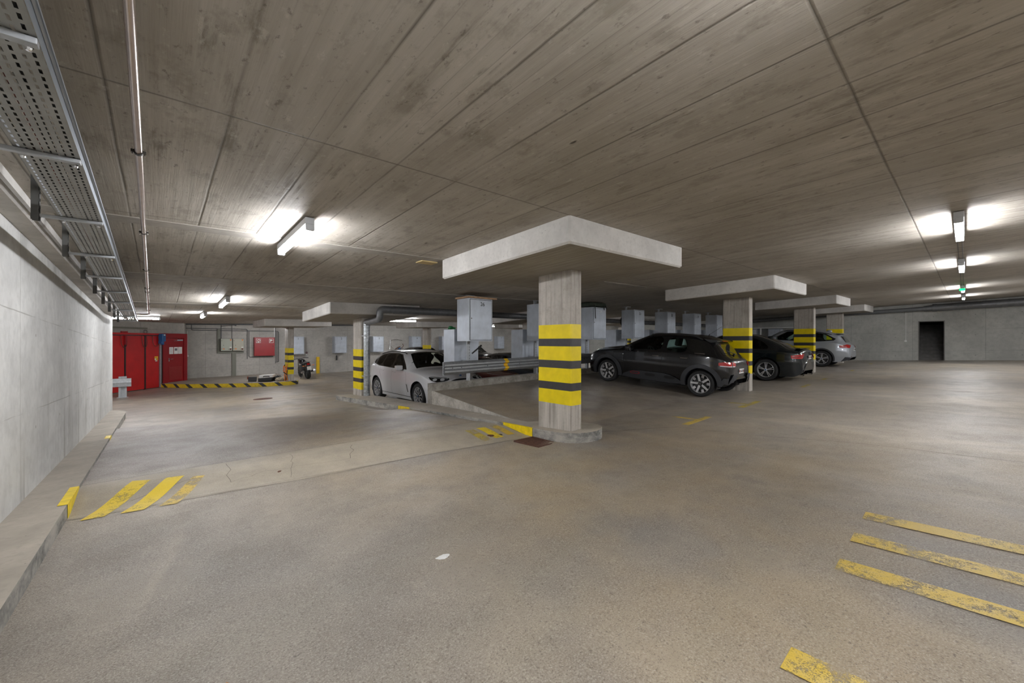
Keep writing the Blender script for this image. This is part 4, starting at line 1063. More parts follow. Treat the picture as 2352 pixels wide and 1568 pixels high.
for k, (a, b) in enumerate(((.36, .58), (.62, .84), (.86, 1.08))):
    q = thing('notice', ['left paper notice taped on the dark red door', 'middle paper notice with a grey picture on the dark red door', 'right paper notice on the dark red door'][k], 'notice', (O46.x+D46.x*.08, O46.y+D46.y*.08, zd), RZ, group='notices on the red door')
    bm = BM(); box(bm, a, b, -.1335, -.131, 1.32, 1.64); part('sheet', bm, M_WHITE, q)
    bm = BM()
    if k == 1: box(bm, a+.04, b-.04, -.1345, -.1335, 1.47, 1.58)
    else:
        for j in range(6): box(bm, a+.03, b-.03-.02*(j % 3), -.1345, -.1335, 1.37+.04*j, 1.375+.04*j)
    part('print', bm, pm('grey_print', (.15, .15, .16), .6), q)
# grey cable channel above the gate
bm = BM(); q = thing('cable_channel', 'long grey cable channel with hanging wire loops on the wall above the red gate', 'cable channel', (O46.x, O46.y, 0), RZ)
box(bm, -3.2, -.58, -.05, .01, 1.88, 1.95); part('channel', bm, M_OLIVED, q)
bm = BM()
for k in range(3):
    lathe(bm, [(.075, -.005), (.082, 0), (.075, .005), (.068, 0), (.075, -.005)], 18, axis='y', c=(-.72+.03*k, -.06, 1.77))
part('wire_loop', bm, M_CONDUIT, q)

# ================================================================== far wall fittings
def enclosure(x, label, door_tone):
    t = thing('electrical_enclosure', label, 'electrical box', (x, 25.72, .85), group='electrical enclosures on the far wall')
    bm = BM(); box(bm, 0, .50, .02, .27, 0, .65, bev=.006); part('case', bm, M_OLIVED, t)
    bm = BM(); box(bm, .01, .49, -.005, .02, .01, .64, bev=.004); dr = part('door', bm, door_tone, t)
    bm = BM()
    for p in ((.05, .54), (.05, .11), (.12, .30), (.34, .09)): lathe(bm, [(0, -.016), (.014, -.015), (.015, -.005)], 12, axis='y', c=(p[0], 0, p[1]))
    part('lock', bm, M_INK, dr)
    bm = BM(); f = bm.faces.new([bm.verts.new(p) for p in ((.39, -.007, .61), (.47, -.007, .61), (.43, -.007, .52))]); part('warning_triangle', bm, M_ORANGE, dr)
    bm = BM(); box(bm, .09, .17, -.007, -.004, .09, .13); part('orange_label', bm, M_ORANGE, dr)
    bm = BM(); box(bm, .38, .47, -.007, -.004, .17, .21); part('white_label', bm, M_WHITE, dr)
    bm = BM(); box(bm, .38, .46, -.03, -.004, .06, .13, bev=.004); part('main_switch', bm, pm('switch_brown', (.12, .03, .02), .4), dr)
enclosure(2.42, 'greenish left electrical cabinet on the far wall', M_OLIVE)
enclosure(2.94, 'beige right electrical cabinet on the far wall, left of the red cabinet', pm('warm_beige_enclosure', (.43, .41, .33), .45))
t = thing('cable_trunking', 'olive cable trunking around and below the two electrical cabinets', 'trunking', (0, YF-.08, 0))
bm = BM(); box(bm, 2.93, 3.11, -.0, .075, sw(3.1, 26)-.002, .72); part('riser', bm, M_OLIVED, t)
bm = BM(); box(bm, 2.30, 3.46, 0, .075, .72, .83); part('cross_piece', bm, M_OLIVED, t)
bm = BM(); box(bm, 2.30, 2.40, 0, .075, .83, 2.02); part('side_piece', bm, M_OLIVED, t)
t = thing('fire_cabinet', 'red fire hose cabinet with two white pictograms on the far wall', 'fire cabinet', (3.91, 25.72, .555))
bm = BM(); box(bm, 0, .98, .02, .27, 0, 1.02, bev=.005); part('case', bm, M_REDC, t)
bm = BM(); box(bm, .01, .97, -.01, .02, .01, 1.01, bev=.004); dr = part('door', bm, M_REDC, t)
bm = BM(); box(bm, .88, .90, -.03, -.01, .50, .58); part('latch', bm, M_INK, dr)
for k, x0 in enumerate((.08, .70)):
    bm = BM(); W_ = .22; z0 = .72
    for a in ((x0, x0+W_, z0, z0+.015), (x0, x0+W_, z0+.215, z0+.23), (x0, x0+.015, z0, z0+.23), (x0+W_-.015, x0+W_, z0, z0+.23)): box(bm, a[0], a[1], -.014, -.010, a[2], a[3])
    if k == 0:
        lathe(bm, [(.045, -.012), (.065, -.012), (.065, -.014), (.045, -.014)], 20, axis='y', c=(x0+.13, 0, z0+.13)); box(bm, x0+.075, x0+.10, -.014, -.010, z0+.02, z0+.13); box(bm, x0+.09, x0+.16, -.014, -.010, z0+.02, z0+.04)
    else:
        box(bm, x0+.05, x0+.08, -.014, -.010, z0+.05, z0+.19); box(bm, x0+.08, x0+.14, -.014, -.010, z0+.10, z0+.18); box(bm, x0+.16, x0+.21, -.014, -.010, z0+.13, z0+.15)
    part('pictogram', bm, M_WHITE, dr)
def conduit(name, label, paths, r=.016):
    bm = BM()
    for p in paths: tube(bm, bendpath(p, .08, 4), r, 8)
    return tag(link(name, bm, M_CONDUIT), label, 'conduit', 'conduits on the far wall')
Yc = YF-.03; cz = lambda x: ceil_z(x, 25.9)
conduit('conduit', 'upper grey conduit running right along the top of the far wall above the cabinets', [[(.95, Yc, 2.02), (3.62, Yc, 2.02), (3.62, Yc, .40)]])
conduit('conduit', 'lower long grey conduit on the far wall ending above the red fire cabinet', [[(1.24, Yc, 2.2), (1.24, Yc, 1.93), (5.13, Yc, 1.93), (5.13, Yc, .18), (4.98, Yc, .18)]])
conduit('conduit', 'vertical conduit dropping to the left electrical cabinet', [[(2.46, Yc, cz(2.4)), (2.46, Yc, 1.50)]])
conduit('conduit', 'thin vertical conduit dropping to the middle of the electrical cabinets', [[(2.93, Yc, cz(3)), (2.93, Yc, 1.50)]], .012)
conduit('conduit', 'conduit passing below the red fire cabinet', [[(3.70, Yc, 1.9), (3.70, Yc, .50), (4.85, Yc, .50)]])
conduit('conduit', 'bundle of thin vertical conduits right of the red fire cabinet', [[(4.97, Yc, cz(5)), (4.97, Yc, .1)], [(5.03, Yc, 1.9), (5.03, Yc, .2)], [(5.08, Yc, 1.9), (5.08, Yc, .2)]], .012)
bm = BM(); tube(bm, [(4.92, Yc, cz(5.3)), (4.92, Yc, 1.6)], .022, 10); tag(link('conduit', bm, M_WHITE), 'short white pipe above the right edge of the red fire cabinet', 'conduit')
bm = BM(); box(bm, 1.05, 1.12, YF-.05, YF, .58, .66, bev=.004); tube(bm, [(1.085, YF-.01, .66), (1.085, YF-.01, 1.9)], .008, 6)
tag(link('light_switch', bm, M_WHITE), 'small white switch on the far wall right of the red door', 'switch')
bm = BM(); box(bm, XE-.04, XE, 1.90, 1.98, 1.33, 1.42, bev=.004); tube(bm, [(XE-.01, 1.94, 1.42), (XE-.01, 1.94, 2.9)], .010, 6)
tag(link('light_switch', bm, M_WHITE), 'small white switch with a vertical conduit left of the dark doorway', 'switch')
bm = BM(); tube(bm, [(1.0, 25.4, cz(1)-.03), (4.0, 25.0, cz(4)-.03), (9.5, 24.8, cz(9)-.03)], .03, 8); tube(bm, [(2.45, 25.9, cz(2)-.1), (3.0, 25.2, cz(3)-.06)], .012, 6); blob(bm, (3.0, 25.2, cz(3)-.06), (.05, .05, .05), 0, 1, .05)
tag(link('ceiling_conduit', bm, M_CONDUIT), 'dark conduit under the ceiling in front of the far wall', 'conduit')
# clutter on the walkway beside the pillar
swz = sw(4, 21)
t = thing('suitcase', 'white and black plastic case lying on the far walkway left of the striped pillar', 'suitcase', (3.70, 21.25, swz), -.5)
bm = BM(); box(bm, -.28, .28, -.2, .2, 0, .16, bev=.03); part('lower_shell', bm, M_BLACK, t)
bm = BM(); box(bm, -.22, .34, -.2, .2, .17, .30, bev=.02, M=Matrix.Rotation(-.06, 4, 'Y')); part('upper_shell', bm, M_WHITE, t)
bm = BM(); tube(bm, bendpath([(-.04, -.21, .22), (-.02, -.26, .25), (.18, -.26, .25), (.20, -.21, .22)], .03, 3), .016, 8); part('handle', bm, M_BLACK, t)
t = thing('toolbox', 'small black toolbox beside the white case on the far walkway', 'toolbox', (3.22, 21.62, swz), -.3)
bm = BM(); box(bm, -.16, .16, -.1, .1, 0, .20, bev=.02); part('body', bm, M_DKGREY, t)
bm = BM(); box(bm, -.20, -.15, -.06, .06, .10, .22); part('orange_mark', bm, pm('brown_mark', (.25, .05, .02), .5), t)
bm = BM(); blob(bm, (4.18, 20.86, swz+.08), (.20, .15, .10), 0, 12, .15, 3); tag(link('cloth_bundle', bm, M_BEIGE), 'beige cloth bundle lying at the foot of the far striped pillar', 'cloth')
bm = BM(); blob(bm, (4.16, 21.30, swz+.10), (.20, .14, .14), 0, 14, .12, 3); tag(link('black_bag', bm, M_BLACK), 'black bag behind the beige cloth on the far walkway', 'bag')
t = thing('harness', 'orange and black strap harness leaning on the left side of the far striped pillar', 'strap', (4.40, 20.72, swz))
bm = BM()
for k, p in enumerate(([(-.06, -.05, .02), (-.08, -.05, .3), (-.03, -.05, .6), (-.10, -.05, .72)], [(.04, -.05, .03), (-.02, -.06, .35), (-.12, -.05, .45), (-.11, -.05, .70)], [(0, -.04, .3), (.0, -.06, .62), (.03, -.05, .78)])): tube(bm, bendpath(p, .06, 3), .020, 6)
part('orange_strap', bm, M_ORANGE, t)
bm = BM()
for p in ([(-.12, -.06, .42), (.02, -.07, .30)], [(-.03, -.03, .02), (.03, -.04, .5)], [(-.09, -.05, .70), (-.06, -.05, .76)]): tube(bm, p, .022, 6)
part('black_strap', bm, M_BLACK, t)

# ================================================================== cars
class Body:
    """half shell z(s), y(s) for every x; x runs from the nose (0) to the tail (L)"""
    def __init__(s, tab, L):
        s.T = tab; s.L = L; s.X = [r[0] for r in tab]
    def st(s, x):
        X = s.X; x = max(X[0], min(X[-1], x)); i = 0
        while i < len(X)-2 and x > X[i+1]: i += 1
        h = X[i+1]-X[i]; t = (x-X[i])/h; out = []
        for c in range(1, 9):
            y0, y1 = s.T[i][c], s.T[i+1][c]
            # monotone cubic tangents
            def m(j):
                if j <= 0 or j >= len(X)-1: return None
                a = (s.T[j][c]-s.T[j-1][c])/(X[j]-X[j-1]); b = (s.T[j+1][c]-s.T[j][c])/(X[j+1]-X[j])
                return 0. if a*b <= 0 else 2*a*b/(a+b)
            d = (y1-y0)/h; m0 = m(i); m1 = m(i+1)
            if m0 is None: m0 = d
            if m1 is None: m1 = d
            t2, t3 = t*t, t*t*t
            out.append((2*t3-3*t2+1)*y0+(t3-2*t2+t)*h*m0+(-2*t3+3*t2)*y1+(t3-t2)*h*m1)
        return out
    def pt(s, x, u):
        zb, zs, zt, wl, ws, wr, p, q = s.st(x)
        if u <= .5:
            t = u/.5; z = zb+(zs-zb)*t
            g = math.sin(min(1., t/.5)*PI/2); y = wl+(ws-wl)*g - .020*max(0., (t-.62)/.38)**2
            y += .010*math.exp(-((t-.60)/.10)**2)
            return y, z
        t = (u-.5)/.5; k = 2.4 if p > 5 else 1.25
        th = PI/2*t**k; tt = math.sin(th)**(2./p)
        w0 = ws-.020
        return (w0-(w0-wr)*tt)*max(0., math.cos(th))**(2./q), zs+(zt-zs)*tt
    def u_of_z(s, x, z):
        a, b = 0., 1.
        if z <= s.pt(x, 0)[1]: return 0.
        if z >= s.pt(x, 1)[1]: return 1.
        for _ in range(26):
            m = (a+b)/2
            if s.pt(x, m)[1] < z: a = m
            else: b = m
        return (a+b)/2
    def u_of_y(s, x, y):
        a, b = .5, 1.
        for _ in range(26):
            m = (a+b)/2
            if s.pt(x, m)[0] > y: a = m
            else: b = m
        return (a+b)/2

def resample(poly, step):
    out = []
    for i in range(len(poly)):
        a, b = Vector(poly[i]), Vector(poly[(i+1) % len(poly)]); n = max(1, int((b-a).length/step))
        for k in range(n): out.append(a.lerp(b, k/n))
    return [tuple(v) for v in out]
def inside(pt, poly):
    x, y = pt; c = False; n = len(poly); j = n-1
    for i in range(n):
        xi, yi = poly[i]; xj, yj = poly[j]
        if (yi > y) != (yj > y) and x < (xj-xi)*(y-yi)/(yj-yi)+xi: c = not c
        j = i
    return c
def smoothpoly(poly, it=2):
    """corner cutting"""
    for _ in range(it):
        o = []
        for i in range(len(poly)):
            a, b = poly[i], poly[(i+1) % len(poly)]
            o.append((a[0]*.8+b[0]*.2, a[1]*.8+b[1]*.2)); o.append((a[0]*.2+b[0]*.8, a[1]*.2+b[1]*.8))
        poly = o
    return poly
def circ(cx, cy, r, n=36, sx=1., sy=1.): return [(cx+r*sx*math.cos(2*PI*k/n), cy+r*sy*math.sin(2*PI*k/n)) for k in range(n)]

SU = 2.6
def make_shell(B, feats, gx=.055, nu=44):
    """feats: list of (kind, mode, polygon) kind: material key or 'hole'; mode 's' (x,z) or 't' (x,y). returns dict kind -> (verts, tris)"""
    L = B.L; xs = []
    x = 0.
    while x < L: xs.append(x); x += (.02 if (x < .25 or x > L-.45) else gx)
    xs = sorted(set([round(v, 4) for v in xs]+[round(r[0], 4) for r in B.T[-3:]]+[L]))
    pts = []; edges = []
    us = [0, .02]+[i/nu for i in range(2, nu)]+[1.]
    for x in xs:
        for u in us:
            jx = 0 if x in (0., L) or u in (0, 1.) else .0007*math.sin(37*x+91*u)
            pts.append((x+jx, u*SU))
    nb = len(pts); loops = []
    for kind, mode, poly in feats:
        P = []
        for (a, b) in resample(poly, .035):
            a = max(0., min(L, a))
            u = B.u_of_z(a, b) if mode == 's' else B.u_of_y(a, b)
            P.append((a, u*SU))
        Q = [P[0]]
        for p in P[1:]:
            if (p[0]-Q[-1][0])**2+(p[1]-Q[-1][1])**2 > 1e-5: Q.append(p)
        if (Q[0][0]-Q[-1][0])**2+(Q[0][1]-Q[-1][1])**2 < 1e-5: Q.pop()
        loops.append((kind, Q))
    for kind, Q in loops:
        i0 = len(pts); pts += Q; n = len(Q)
        edges += [(i0+k, i0+(k+1) % n) for k in range(n)]
    V, E_, F_, _, _, _ = delaunay_2d_cdt([Vector(p) for p in pts], edges, [], 0, 1e-5)
    res = {}; V3 = []
    for v in V:
        y, z = B.pt(v.x, max(0., min(1., v.y/SU))); V3.append((v.x, y, z))
    for f in F_:
        cx = sum(V[i].x for i in f)/len(f); cy = sum(V[i].y for i in f)/len(f)
        kind = 'body'
        for k, Q in loops:
            if inside((cx, cy), Q): kind = k; break
        res.setdefault(kind, []).append(f)
    return V3, res
def shell_bm(V3, tris, L=None, mirror=True, off=0.):
    bm = BM(); 
    for sgn in ((1, -1) if mirror else (1,)):
        mp = {}
        for f in tris:
            vs = []
            for i in f:
                if i not in mp: mp[i] = bm.verts.new((V3[i][0], sgn*V3[i][1], V3[i][2]))
                vs.append(mp[i])
            if sgn == -1: vs = vs[::-1]
            try: bm.faces.new(vs)
            except ValueError: pass
    bmesh.ops.remove_doubles(bm, verts=bm.verts[:], dist=1e-4)
    bmesh.ops.dissolve_degenerate(bm, dist=1e-5, edges=bm.edges[:])
    for f in bm.faces:
        f.normal_update(); c = f.calc_center_median()
        if f.normal.dot(Vector((c.x-2.1, c.y*3, (c.z-.75)))) < 0: f.normal_flip()
    return bm
def cap(bm, B, x, rev, n=24):
    pts = [B.pt(x, k/n) for k in range(n+1)]
    ring = [(x, y, z) for y, z in pts]+[(x, -y, z) for y, z in pts[::-1][1:]]
    vs = [bm.verts.new(p) for p in ring]
    f = bm.faces.new(vs if not rev else vs[::-1]); bmesh.ops.triangulate(bm, faces=[f])

def patch(bvh, poly, ang, off=.004, thick=0., step=.03, origin=(0, 0), far=6., zgap=.25, mi=0, bm=None, dens=.05):
    """polygon (h, z) seen along the horizontal direction ang (towards the car), laid on the body"""
    d = Vector((math.cos(ang), math.sin(ang), 0)); hd = Vector((-math.sin(ang), math.cos(ang), 0))
    P = resample(poly, step); n = len(P)
    xs = [p[0] for p in P]; ys = [p[1] for p in P]; pts = list(P)
    x = min(xs)+dens*.5
    while x < max(xs):
        y = min(ys)+dens*.5
        while y < max(ys):
            if inside((x, y), P): pts.append((x, y))
            y += dens
        x += dens
    V, E_, F_, _, _, _ = delaunay_2d_cdt([Vector(p) for p in pts], [(k, (k+1) % n) for k in range(n)], [], 0, 1e-5)
    own = bm is None
    if own: bm = BM()
    hits = []
    o = Vector((origin[0], origin[1], 0))
    for v in V:
        h = bvh.ray_cast(o+hd*v.x+Vector((0, 0, v.y))-d*far, d)
        hits.append((h[0], h[1]))
    vm = {}
    for f in F_:
        cx = sum(V[i].x for i in f)/3; cy = sum(V[i].y for i in f)/3
        if not inside((cx, cy), P) or any(hits[i][0] is None for i in f): continue
        zz = [(hits[i][0]).dot(d) for i in f]
        if max(zz)-min(zz) > zgap: continue
        vs = []
        for i in f:
            if i not in vm: vm[i] = bm.verts.new(hits[i][0]-d*off)
            vs.append(vm[i])
        q = bm.faces.new(vs); q.material_index = mi
        q.normal_update()
        if q.normal.dot(d) > 0: q.normal_flip()
    if thick:
        r = bmesh.ops.extrude_face_region(bm, geom=[f for f in bm.faces if f.verts[0] in vm.values()])
        for g in r['geom']:
            if isinstance(g, bmesh.types.BMVert): g.co -= d*thick
        bmesh.ops.recalc_face_normals(bm, faces=bm.faces[:])
    return bm

def wheel_parts(t, x, y, r, w, style, side, name='wheel'):
    """wheel group: tyre mesh with rim, spokes, hub as children; side -1 left of the x axis (y<0)"""
    bm = BM(); rr = r*(.745 if style == 'block' else .70)
    pr = [(rr, -w/2+.01), (r*.93, -w/2), (r*.985, -w/2+.02), (r, -w/2+.045), (r, w/2-.045), (r*.985, w/2-.02), (r*.93, w/2), (rr, w/2-.01), (rr*.97, 0), (rr, -w/2+.01)]
    lathe(bm, pr, 56, axis='y')
    ty = part(name, bm, M_RUBBER, t, smooth=True); ty.location = (x, y, r)
    s = side; f = s*(w/2-.012)
    bm = BM(); lathe(bm, [(rr*1.005, f), (rr*.97, f+s*.004), (rr*.955, f-s*.02), (rr*.90, f-s*.10), (rr*.90, -f)], 56, axis='y'); 
    part('rim', bm, M_ALLOY, ty, smooth=True)
    bm = BM(); lathe(bm, [(0, f-s*.085), (rr*.92, f-s*.085)], 40, axis='y'); part('rim_back', bm, M_INK, ty)
    bm = BM(); lathe(bm, [(0, f-s*.07), (rr*.62, f-s*.07), (rr*.62, f-s*.08)], 40, axis='y'); part('brake_disc', bm, M_DISC, ty)
    def bar(bm, a0, r0, r1, w0, w1, y0, y1, th=.016, mi=0, skew=0.):
        c, s_ = math.cos(a0), math.sin(a0)
        A = []
        for rad, ww, yy, sk in ((r0, w0, y0, 0), (r1, w1, y1, skew)):
            for sg in (-1, 1):
                for dd in (0, -s*th):
                    u = sg*ww/2+sk; A.append(bm.verts.new((rad*c-u*s_, yy+dd, rad*s_+u*c)))
        for q in ((0, 2, 6, 4), (1, 5, 7, 3), (0, 4, 5, 1), (2, 3, 7, 6), (4, 6, 7, 5), (0, 1, 3, 2)):
            bm.faces.new([A[i] for i in q]).material_index = mi
    if style == 'block':
        for k in range(5):
            a = PI/2+.31+2*PI*k/5
            bm = BM(); bar(bm, a, rr*.12, rr*.96, .050, .046, f-s*.012, f-s*.004); bmesh.ops.recalc_face_normals(bm, faces=bm.faces[:]); part('spoke', bm, M_ALLOY, ty)
            bm = BM(); bar(bm, a+PI/5+.06, rr*.62, rr*.92, .056, .066, f-s*.022, f-s*.010); bmesh.ops.recalc_face_normals(bm, faces=bm.faces[:]); part('rim_insert', bm, pm('satin_insert', (.42, .41, .42), .4, .6), ty)
        bm = BM(); m = Matrix.Rotation(.3, 4, 'Y'); box(bm, -.048, .048, min(f-s*.002, f-s*.03), max(f-s*.002, f-s*.03), -.048, .048, M=m, bev=.012); part('hub_cap', bm, M_BLACK, ty)
        bm = BM(); yq = sorted((f-s*.001, f+s*.001))
        for z0 in (-.014, .012):
            tube(bm, [(-.024, f, z0-.008), (0, f, z0+.010), (.024, f, z0-.008)], .0045, 6)
        part('hub_emblem', bm, M_CHROME, ty)
    elif style == 'double':
        for k in range(5):
            a = PI/2+2*PI*k/5
            bm = BM()
            for sg in (-1, 1): bar(bm, a+sg*.13, rr*.14, rr*.95, .018, .022, f-s*.016, f-s*.003)
            bmesh.ops.recalc_face_normals(bm, faces=bm.faces[:]); part('spoke', bm, M_ALLOY, ty)
        bm = BM(); lathe(bm, [(0, f-s*.002), (.030, f-s*.004), (.045, f-s*.02)], 24, axis='y'); part('hub_cap', bm, M_ALLOY, ty)
        bm = BM(); lathe(bm, [(0, f+s*.001), (.020, f-s*.002)], 24, axis='y'); part('hub_emblem', bm, pm('emblem_blue', (.05, .16, .40), .3), ty)
    else:
        for k in range(5):
            a = PI/2+2*PI*k/5
            bm = BM(); bar(bm, a, rr*.12, rr*.62, .026, .020, f-s*.016, f-s*.006)
            bar(bm, a, rr*.58, rr*.95, .016, .014, f-s*.006, f-s*.003, skew=.045); bar(bm, a, rr*.58, rr*.95, .016, .014, f-s*.006, f-s*.003, skew=-.045)
            bar(bm, a+PI/5, rr*.30, rr*.95, .010, .014, f-s*.014, f-s*.005)
            bmesh.ops.recalc_face_normals(bm, faces=bm.faces[:]); part('spoke', bm, M_ALLOY, ty)
        bm = BM(); lathe(bm, [(0, f-s*.002), (.030, f-s*.004), (.045, f-s*.02)], 24, axis='y'); part('hub_cap', bm, M_BLACK, ty)
        bm = BM(); lathe(bm, [(0, f+s*.001), (.018, f-s*.002)], 24, axis='y'); part('hub_emblem', bm, pm('emblem_blue', (.05, .16, .40), .3), ty)
    return ty

def seat(x, y, t, zf=.42):
    bm = BM(); box(bm, x-.25, x+.25, y-.25, y+.25, zf-.1, zf+.08, bev=.05)
    box(bm, -.08, .08, -.24, .24, 0, .62, bev=.05, M=Matrix.Translation((x+.28, y, zf)) @ Matrix.Rotation(.22, 4, 'Y'))
    box(bm, -.055, .055, -.13, .13, .66, .88, bev=.045, M=Matrix.Translation((x+.29, y, zf)) @ Matrix.Rotation(.15, 4, 'Y'))
    part('seat', bm, M_SEAT, t, smooth=True)

def build_car(name, label, tab, L, xf, xr, wr_, paint_m, feats, loc, rot, style='double', tw=.215, interior=True, glass=None, wy=None, cat='car', under=True, wells=True):
    """origin on the ground under the nose end; x to the tail"""
    t = thing(name, label, cat, loc, rot=rot)
    a_ = tab[-1]; tab = list(tab)+[(L+.012, a_[1]+.02, a_[2], a_[3]-.03, a_[4]*.92, a_[5]*.93, a_[6]*.9, a_[7], a_[8]), (L+.018, a_[1]+.06, a_[2], a_[3]-.08, a_[4]*.75, a_[5]*.8, a_[6]*.72, a_[7], a_[8])]; L = L+.018
    B = Body(tab, L); wy = wy or (max(r[5] for r in tab)-.018-tw/2)
    F = list(feats)
    for xc in (xf, xr): F.append(('hole', 's', circ(xc, wr_, wr_+.062, 44)))
    V3, R = make_shell(B, F)
    bm = shell_bm(V3, R['body']); cap(bm, B, 0., False); cap(bm, B, L, True)
    bmesh.ops.recalc_face_normals(bm, faces=bm.faces[:])
    body = part('body', bm, paint_m, t, smooth='all')
    bvh_v = [Vector(v) for v in V3]+[Vector((v[0], -v[1], v[2])) for v in V3]; n = len(V3)
    polys = []
    for k, tr in R.items():
        for f in tr: polys.append(tuple(f)); polys.append(tuple(i+n for i in f[::-1]))
    # end caps take part in the projection
    for x in (0., L):
        pts = [B.pt(x, k/20) for k in range(21)]; i0 = len(bvh_v)
        bvh_v += [Vector((x, y, z)) for y, z in pts]+[Vector((x, -y, z)) for y, z in pts]
        for k in range(20): polys.append((i0+k, i0+k+1, i0+21+k+1, i0+21+k))
    bvh = BVHTree.FromPolygons(bvh_v, polys)
    NAMES = {'window_l': 'side_window', 'windscreen': 'windscreen', 'trim': 'window_trim', 'rearglass': 'rear_window'}
    for k, tr in R.items():
        if k in ('body', 'hole'): continue
        g = glass or {}
        mat = {'trim': M_BLACKG, 'windscreen': G_WIND, 'rearglass': G_BLACK}.get(k) or (g.get(k, G_DARK) if k.startswith('glass') else M_BLACKG)
        if k.startswith('clad'): mat = M_DKGREY
        nm = 'side_window' if k.startswith('glass') else {'trim': 'window_trim', 'windscreen': 'windscreen', 'rearglass': 'rear_window', 'clad': 'side_cladding'}.get(k, k)
        if k.startswith('glass'):
            for sg in (1, -1):
                bm = shell_bm([(a, b*sg, c) for a, b, c in V3], tr, mirror=False)
                part(nm, bm, mat, t, smooth='all')
        elif k == 'trim':
            for sg in (1, -1): part(nm, shell_bm([(a, b*sg, c) for a, b, c in V3], tr, mirror=False), mat, t, smooth='all')
        else:
            part(nm, shell_bm(V3, tr), mat, t, smooth='all')
    for xc in (xf, xr):
        for s in (-1, 1):
            wheel_parts(t, xc, s*wy, wr_, tw, style, s)
            bm = BM(); R_ = wr_+.064; m = 20
            A = [[bm.verts.new((xc+R_*math.cos(PI*k/m*1.16-.25), s*yy, wr_+R_*math.sin(PI*k/m*1.16-.25))) for k in range(m+1)] for yy in (wy+tw/2-.02, wy-tw/2-.08)]
            for k in range(m): bm.faces.new((A[0][k], A[0][k+1], A[1][k+1], A[1][k]))
            c0 = bm.faces.new(A[1]); part('wheel_well', bm, M_INK, t)
    bm = BM(); zb = tab[len(tab)//2][1]+.02; ww = wy-tw/2-.09
    box(bm, .45, L-.45, -ww, ww, zb, zb+.12); box(bm, xf+.42, xr-.42, -wy-.02, wy+.02, zb, zb+.12)
    part('underbody', bm, M_INK, t)
    if interior:
        zs = tab[len(tab)//2][2]
        for y in (-.38, .38): seat(interior[0], y, t, interior[2])
        bm = BM(); box(bm, interior[1]-.1, interior[1]+.12, -.6, .6, interior[2]-.1, interior[2]+.15, bev=.04)
        box(bm, interior[1]+.1, interior[1]+.24, -.6, .6, interior[2]+.1, interior[2]+.62, bev=.05)
        for y in (-.36, .36): box(bm, interior[1]+.12, interior[1]+.22, y-.12, y+.12, interior[2]+.64, interior[2]+.84, bev=.04)
        part('rear_bench', bm, M_SEAT, t, smooth=True)
        bm = BM(); box(bm, interior[3]-.25, interior[3]+.22, -.66, .66, interior[2]+.12, interior[2]+.44, bev=.08); part('dashboard', bm, M_SEAT, t, smooth=True)
        sd = interior[4]
        bm = BM(); M = Matrix.Translation((interior[3]+.38, sd*.38, interior[2]+.40)) @ Matrix.Rotation(1.15, 4, 'Y')
        ring = [M @ Vector((.185*math.cos(a), .185*math.sin(a), 0)) for a in frange(0, 2*PI, 28)]
        tube(bm, ring, .014, 8, caps=False); tube(bm, [M @ Vector((-.18, 0, 0)), M @ Vector((.18, 0, 0))], .012, 6); part('steering_wheel', bm, M_BLACK, t)
        bm = BM(); box(bm, interior[3]+.42, interior[3]+.46, -.12, .12, interior[2]+.86, interior[2]+.93, bev=.012); part('rear_view_mirror', bm, M_BLACK, t)
    return t, B, bvh
M_BLACKG = pm('gloss_black_trim', (.006, .006, .007), .12, coat=.6)
G_BLACK = pm('black_tinted_glass', (.006, .007, .007), .04, coat=1.)

def side_ang(s): return -PI/2 if s > 0 else PI/2      # viewing direction for the +y / -y side
def side_patch(bvh, s, poly, **k):
    # h axis = (-sin, cos): for ang=-pi/2 -> (+1, 0): h = x ; for ang=+pi/2 -> (-1, 0): h = -x
    pl = poly if s > 0 else [(-x, z) for x, z in poly]
    return patch(bvh, pl, side_ang(s), **k)
def rear_patch(bvh, poly, **k):                       # seen from behind, direction -x: h = -y
    return patch(bvh, [(-y, z) for y, z in poly], PI, **k)
def front_patch(bvh, poly, **k): return patch(bvh, poly, 0., **k)   # h = +y
def rect(x0, x1, z0, z1): return [(x0, z0), (x1, z0), (x1, z1), (x0, z1)]
def gap_line(bvh, s, pts, w=.006):
    bm = BM()
    for a, b in zip(pts[:-1], pts[1:]):
        d = Vector((b[0]-a[0], b[1]-a[1])); nn = Vector((-d.y, d.x)).normalized()*w/2
        side_patch(bvh, s, [(a[0]+nn.x, a[1]+nn.y), (a[0]-nn.x, a[1]-nn.y), (b[0]-nn.x, b[1]-nn.y), (b[0]+nn.x, b[1]+nn.y)], off=.0015, step=.05, dens=.2, bm=bm)
    return bm
def door_handle(t, B, s, x, z, mat, wid=.19):
    y = B.pt(x, B.u_of_z(x, z))[0]
    bm = BM(); tube(bm, bendpath([(x-wid/2, s*(y-.005), z), (x-wid/2+.02, s*(y+.03), z), (x+wid/2-.02, s*(y+.03), z+.004), (x+wid/2, s*(y-.005), z+.004)], .02, 3), .011, 8)
    part('door_handle', bm, mat, t, smooth=True)
def mirror(t, B, s, x, z, shell, glassm=M_CHROME, back=1):
    y = B.pt(x, B.u_of_z(x, z-.05))[0]
    bm = BM(); box(bm, -.075, .075, -.11, .11, -.075, .075, bev=.045, M=Matrix.Translation((x+.02, s*(y+.13), z+.03))); m = part('side_mirror', bm, shell, t, smooth=True)
    bm = BM(); tube(bm, [(x, s*(y-.03), z-.04), (x+.01, s*(y+.08), z-.03)], .022, 8); part('mirror_arm', bm, M_BLACK, m)
    bm = BM(); box(bm, x+.098, x+.100, s*(y+.13)-.085, s*(y+.13)+.085, z-.03, z+.09); part('mirror_glass', bm, glassm, m)
